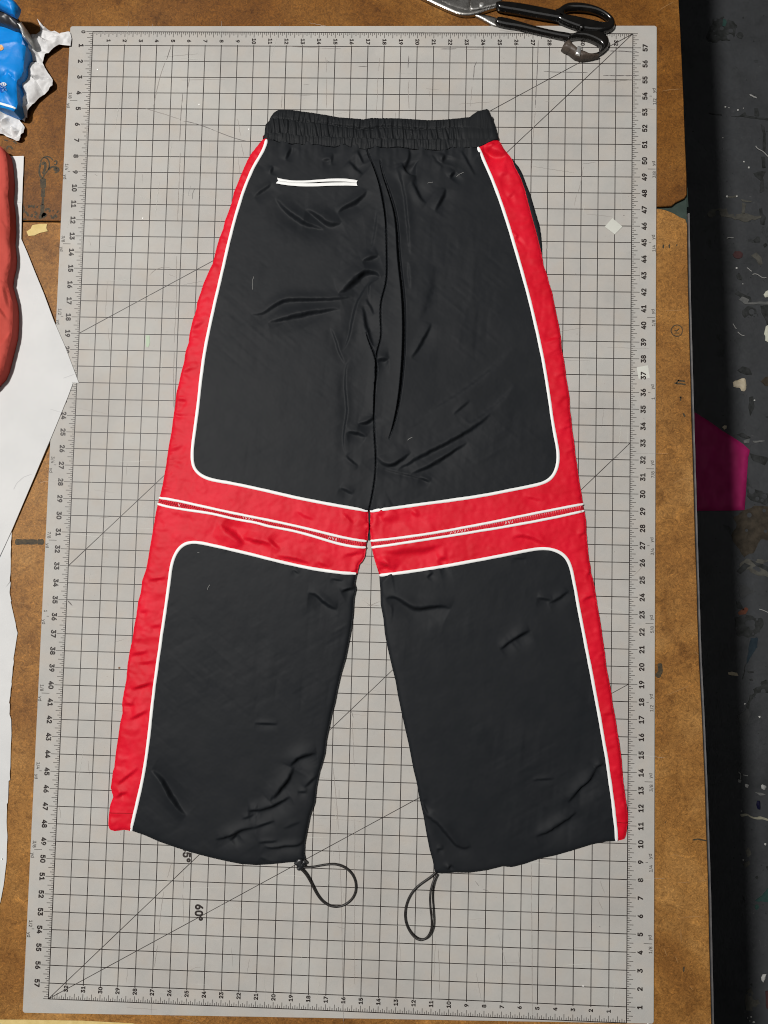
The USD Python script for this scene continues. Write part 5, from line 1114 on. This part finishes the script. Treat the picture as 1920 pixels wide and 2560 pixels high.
def onbag(k, z_, name, mat_, parent=bgs):
    poly = Polygon(pts(k)).buffer(0); poly = poly if poly.geom_type == 'Polygon' else max(poly.geoms, key=lambda g: g.area)
    bp = Polygon(bb).buffer(0); poly = poly.intersection(bp.buffer(-.0004)); poly = poly if poly.geom_type == 'Polygon' else max(poly.geoms, key=lambda g: g.area)
    V, F, idx = fill_poly(poly, .0012); d = rim_dist(bp, V); t_ = 1 - np.clip(d / .022, 0, 1)
    part(parent, name, (np.c_[V, BENCH + .030 + .007 * np.sqrt(1 - t_ ** 2) + bag_x(V, d) + z_], F), mat_, smooth=True)
onbag('bag_stripe', .0007, 'printed_stripe', 'bag_white'); onbag('bag_snack', .0007, 'printed_snack', 'bag_orange'); onbag('bag_code', .0008, 'bar_code', 'bag_code')
def bag_text(s, x, y, h, ang, mat_, name):
    tm = meshkit.text_mesh(s, h, .0003, True); tm.apply_transform(trimesh.transformations.rotation_matrix(ang, [0, 0, 1])); V = np.array(tm.vertices); V[:, 0] += x; V[:, 1] += y
    bp = Polygon(bb).buffer(0); d = rim_dist(bp, V[:, :2]); t_ = 1 - np.clip(d / .022, 0, 1)
    z = BENCH + .030 + .007 * np.sqrt(1 - t_ ** 2) + bag_x(V[:, :2], d) + .0008 + V[:, 2]
    part(bgs, name, (np.c_[V[:, :2], z], np.array(tm.faces)), mat_)
sl = pts('bag_seal').mean(0)
onbag('bag_seal', .0006, 'printed_badge', 'bag_print_blue')
bag_text('e', sl[0] + .001, sl[1] + .0065, .009, -1.15, 'bag_white', 'badge_letter'); bag_text('SE', sl[0] + .003, sl[1] - .0005, .0055, -1.15, 'bag_code', 'badge_letter')
bag_text('E', c_(.064, 0)[0], c_(0, .031)[1], .013, 0., 'bag_print_blue', 'printed_letter')
part(bag, 'bag_mouth', pillow(pts('bag_inside'), BENCH + .01, BENCH + .040, .010, .012, .0016, lambda V, d: .003 * noise2(V, .014, 2) * np.clip(d / .006, 0, 1)), 'bag_lid', smooth=40, label='dark folded top of the bag')
part(bag, 'foil_lining', pillow(pts('bag_foil'), BENCH + .01, BENCH + .038, .007, .008, .0012, lambda V, d: .002 * noise2(V, .006, 2) * np.clip(d / .004, 0, 1)), 'bag_foil', smooth=40, label='silvery foil side')
part(bag, 'bag_flap', pillow(pts('bag_flap'), BENCH + .052, BENCH + .058, .014, .016, .0016, lambda V, d: .002 * np.sin((V[:, 0] * .6 + V[:, 1]) / .0042) * np.clip(d / .006, 0, 1) + .002 * noise2(V, .012, 4) * np.clip(d / .006, 0, 1)), 'bag_blue', smooth=40, label='ribbed blue flap folded over the top')

# ------------------------------------------------------------------ scissors
SZ = MAT + .0008
scs = thing('tailor_scissors', 'heavy black handled scissors with brown tape round one ring, across the mat edge', 'scissors', (*pts('pivot')[0], BENCH))
def bar(k, holes=(), z0=SZ, ze=.0022, H=.0055, r=.006, mat_='black_enamel', name='handle', parent=scs, label=None, extra=None, step=.0012, smooth=40):
    q = rounded(k)
    for h_ in holes: q = q.difference(rounded(h_))
    q = q if q.geom_type == 'Polygon' else max(q.geoms, key=lambda g: g.area)
    return part(parent, name, pillow(q, z0, z0 + ze, H, r, step, extra), mat_, smooth=smooth, label=label)
b0 = bar('bar_lo', z0=SZ, label='lower handle shank')
b1_ = bar('bar_up', z0=SZ + .001, H=.006, label='upper handle shank')
part(scs, 'finger_ring', pillow(rounded('bow_up').difference(rounded('hole_up')), SZ + .0008, SZ + .003, .0062, .0055, .0011), 'black_enamel', smooth=40, label='long upper finger ring')
rg = part(scs, 'finger_ring', pillow(rounded('bow_lo').difference(rounded('hole_lo')), SZ, SZ + .003, .0075, .0055, .0011), 'black_enamel', smooth=40, label='round lower ring, part wrapped in tape')
part(rg, 'tape_wrap', pillow(pts('wrap'), SZ + .0004, SZ + .0046, .0082, .0065, .0011, lambda V, d: .0008 * np.abs(noise2(V, .004, 3)) * np.clip(d / .002, 0, 1)), 'wrap_tape', smooth=40)
part(rg, 'tape_tab', pillow(pts('wrap_bit'), SZ + .006, SZ + .0124, .0014, .002, .0011), 'pale_steel', smooth=40)
BZ = BENCH + .0006
bar('blade_lo', z0=BZ, ze=.0034, H=.0016, r=.004, mat_='steel', name='blade', label='lower blade tang')
bu = bar('blade_up', z0=BZ + .001, ze=.0046, H=.0016, r=.0035, mat_='steel', name='blade', label='upper blade, running out of the top of the photo')
part(bu, 'blade_face', pillow(pts('flat_face'), BZ + .004, BZ + .0071, .0004, .001, .002), 'steel', smooth=40)
bar('ricasso', z0=BZ + .003, ze=.0046, H=.0016, r=.003, mat_='steel', name='pivot_plate')
c = pts('pivot')[0]; a = np.arange(24) / 24 * 2 * np.pi
pv = part(scs, 'pivot_screw', pillow(c + .0042 * np.c_[np.cos(a), np.sin(a)], BZ + .006, BZ + .0096, .0012, .003, .0009), 'pale_steel', smooth=40)
bs = pts('boss'); q = bs.mean(0); part(scs, 'stop_boss', pillow(q + .0042 * np.c_[np.cos(a), np.sin(a)], SZ + .003, SZ + .0085, .0015, .004, .0012), 'black_enamel', smooth=40)
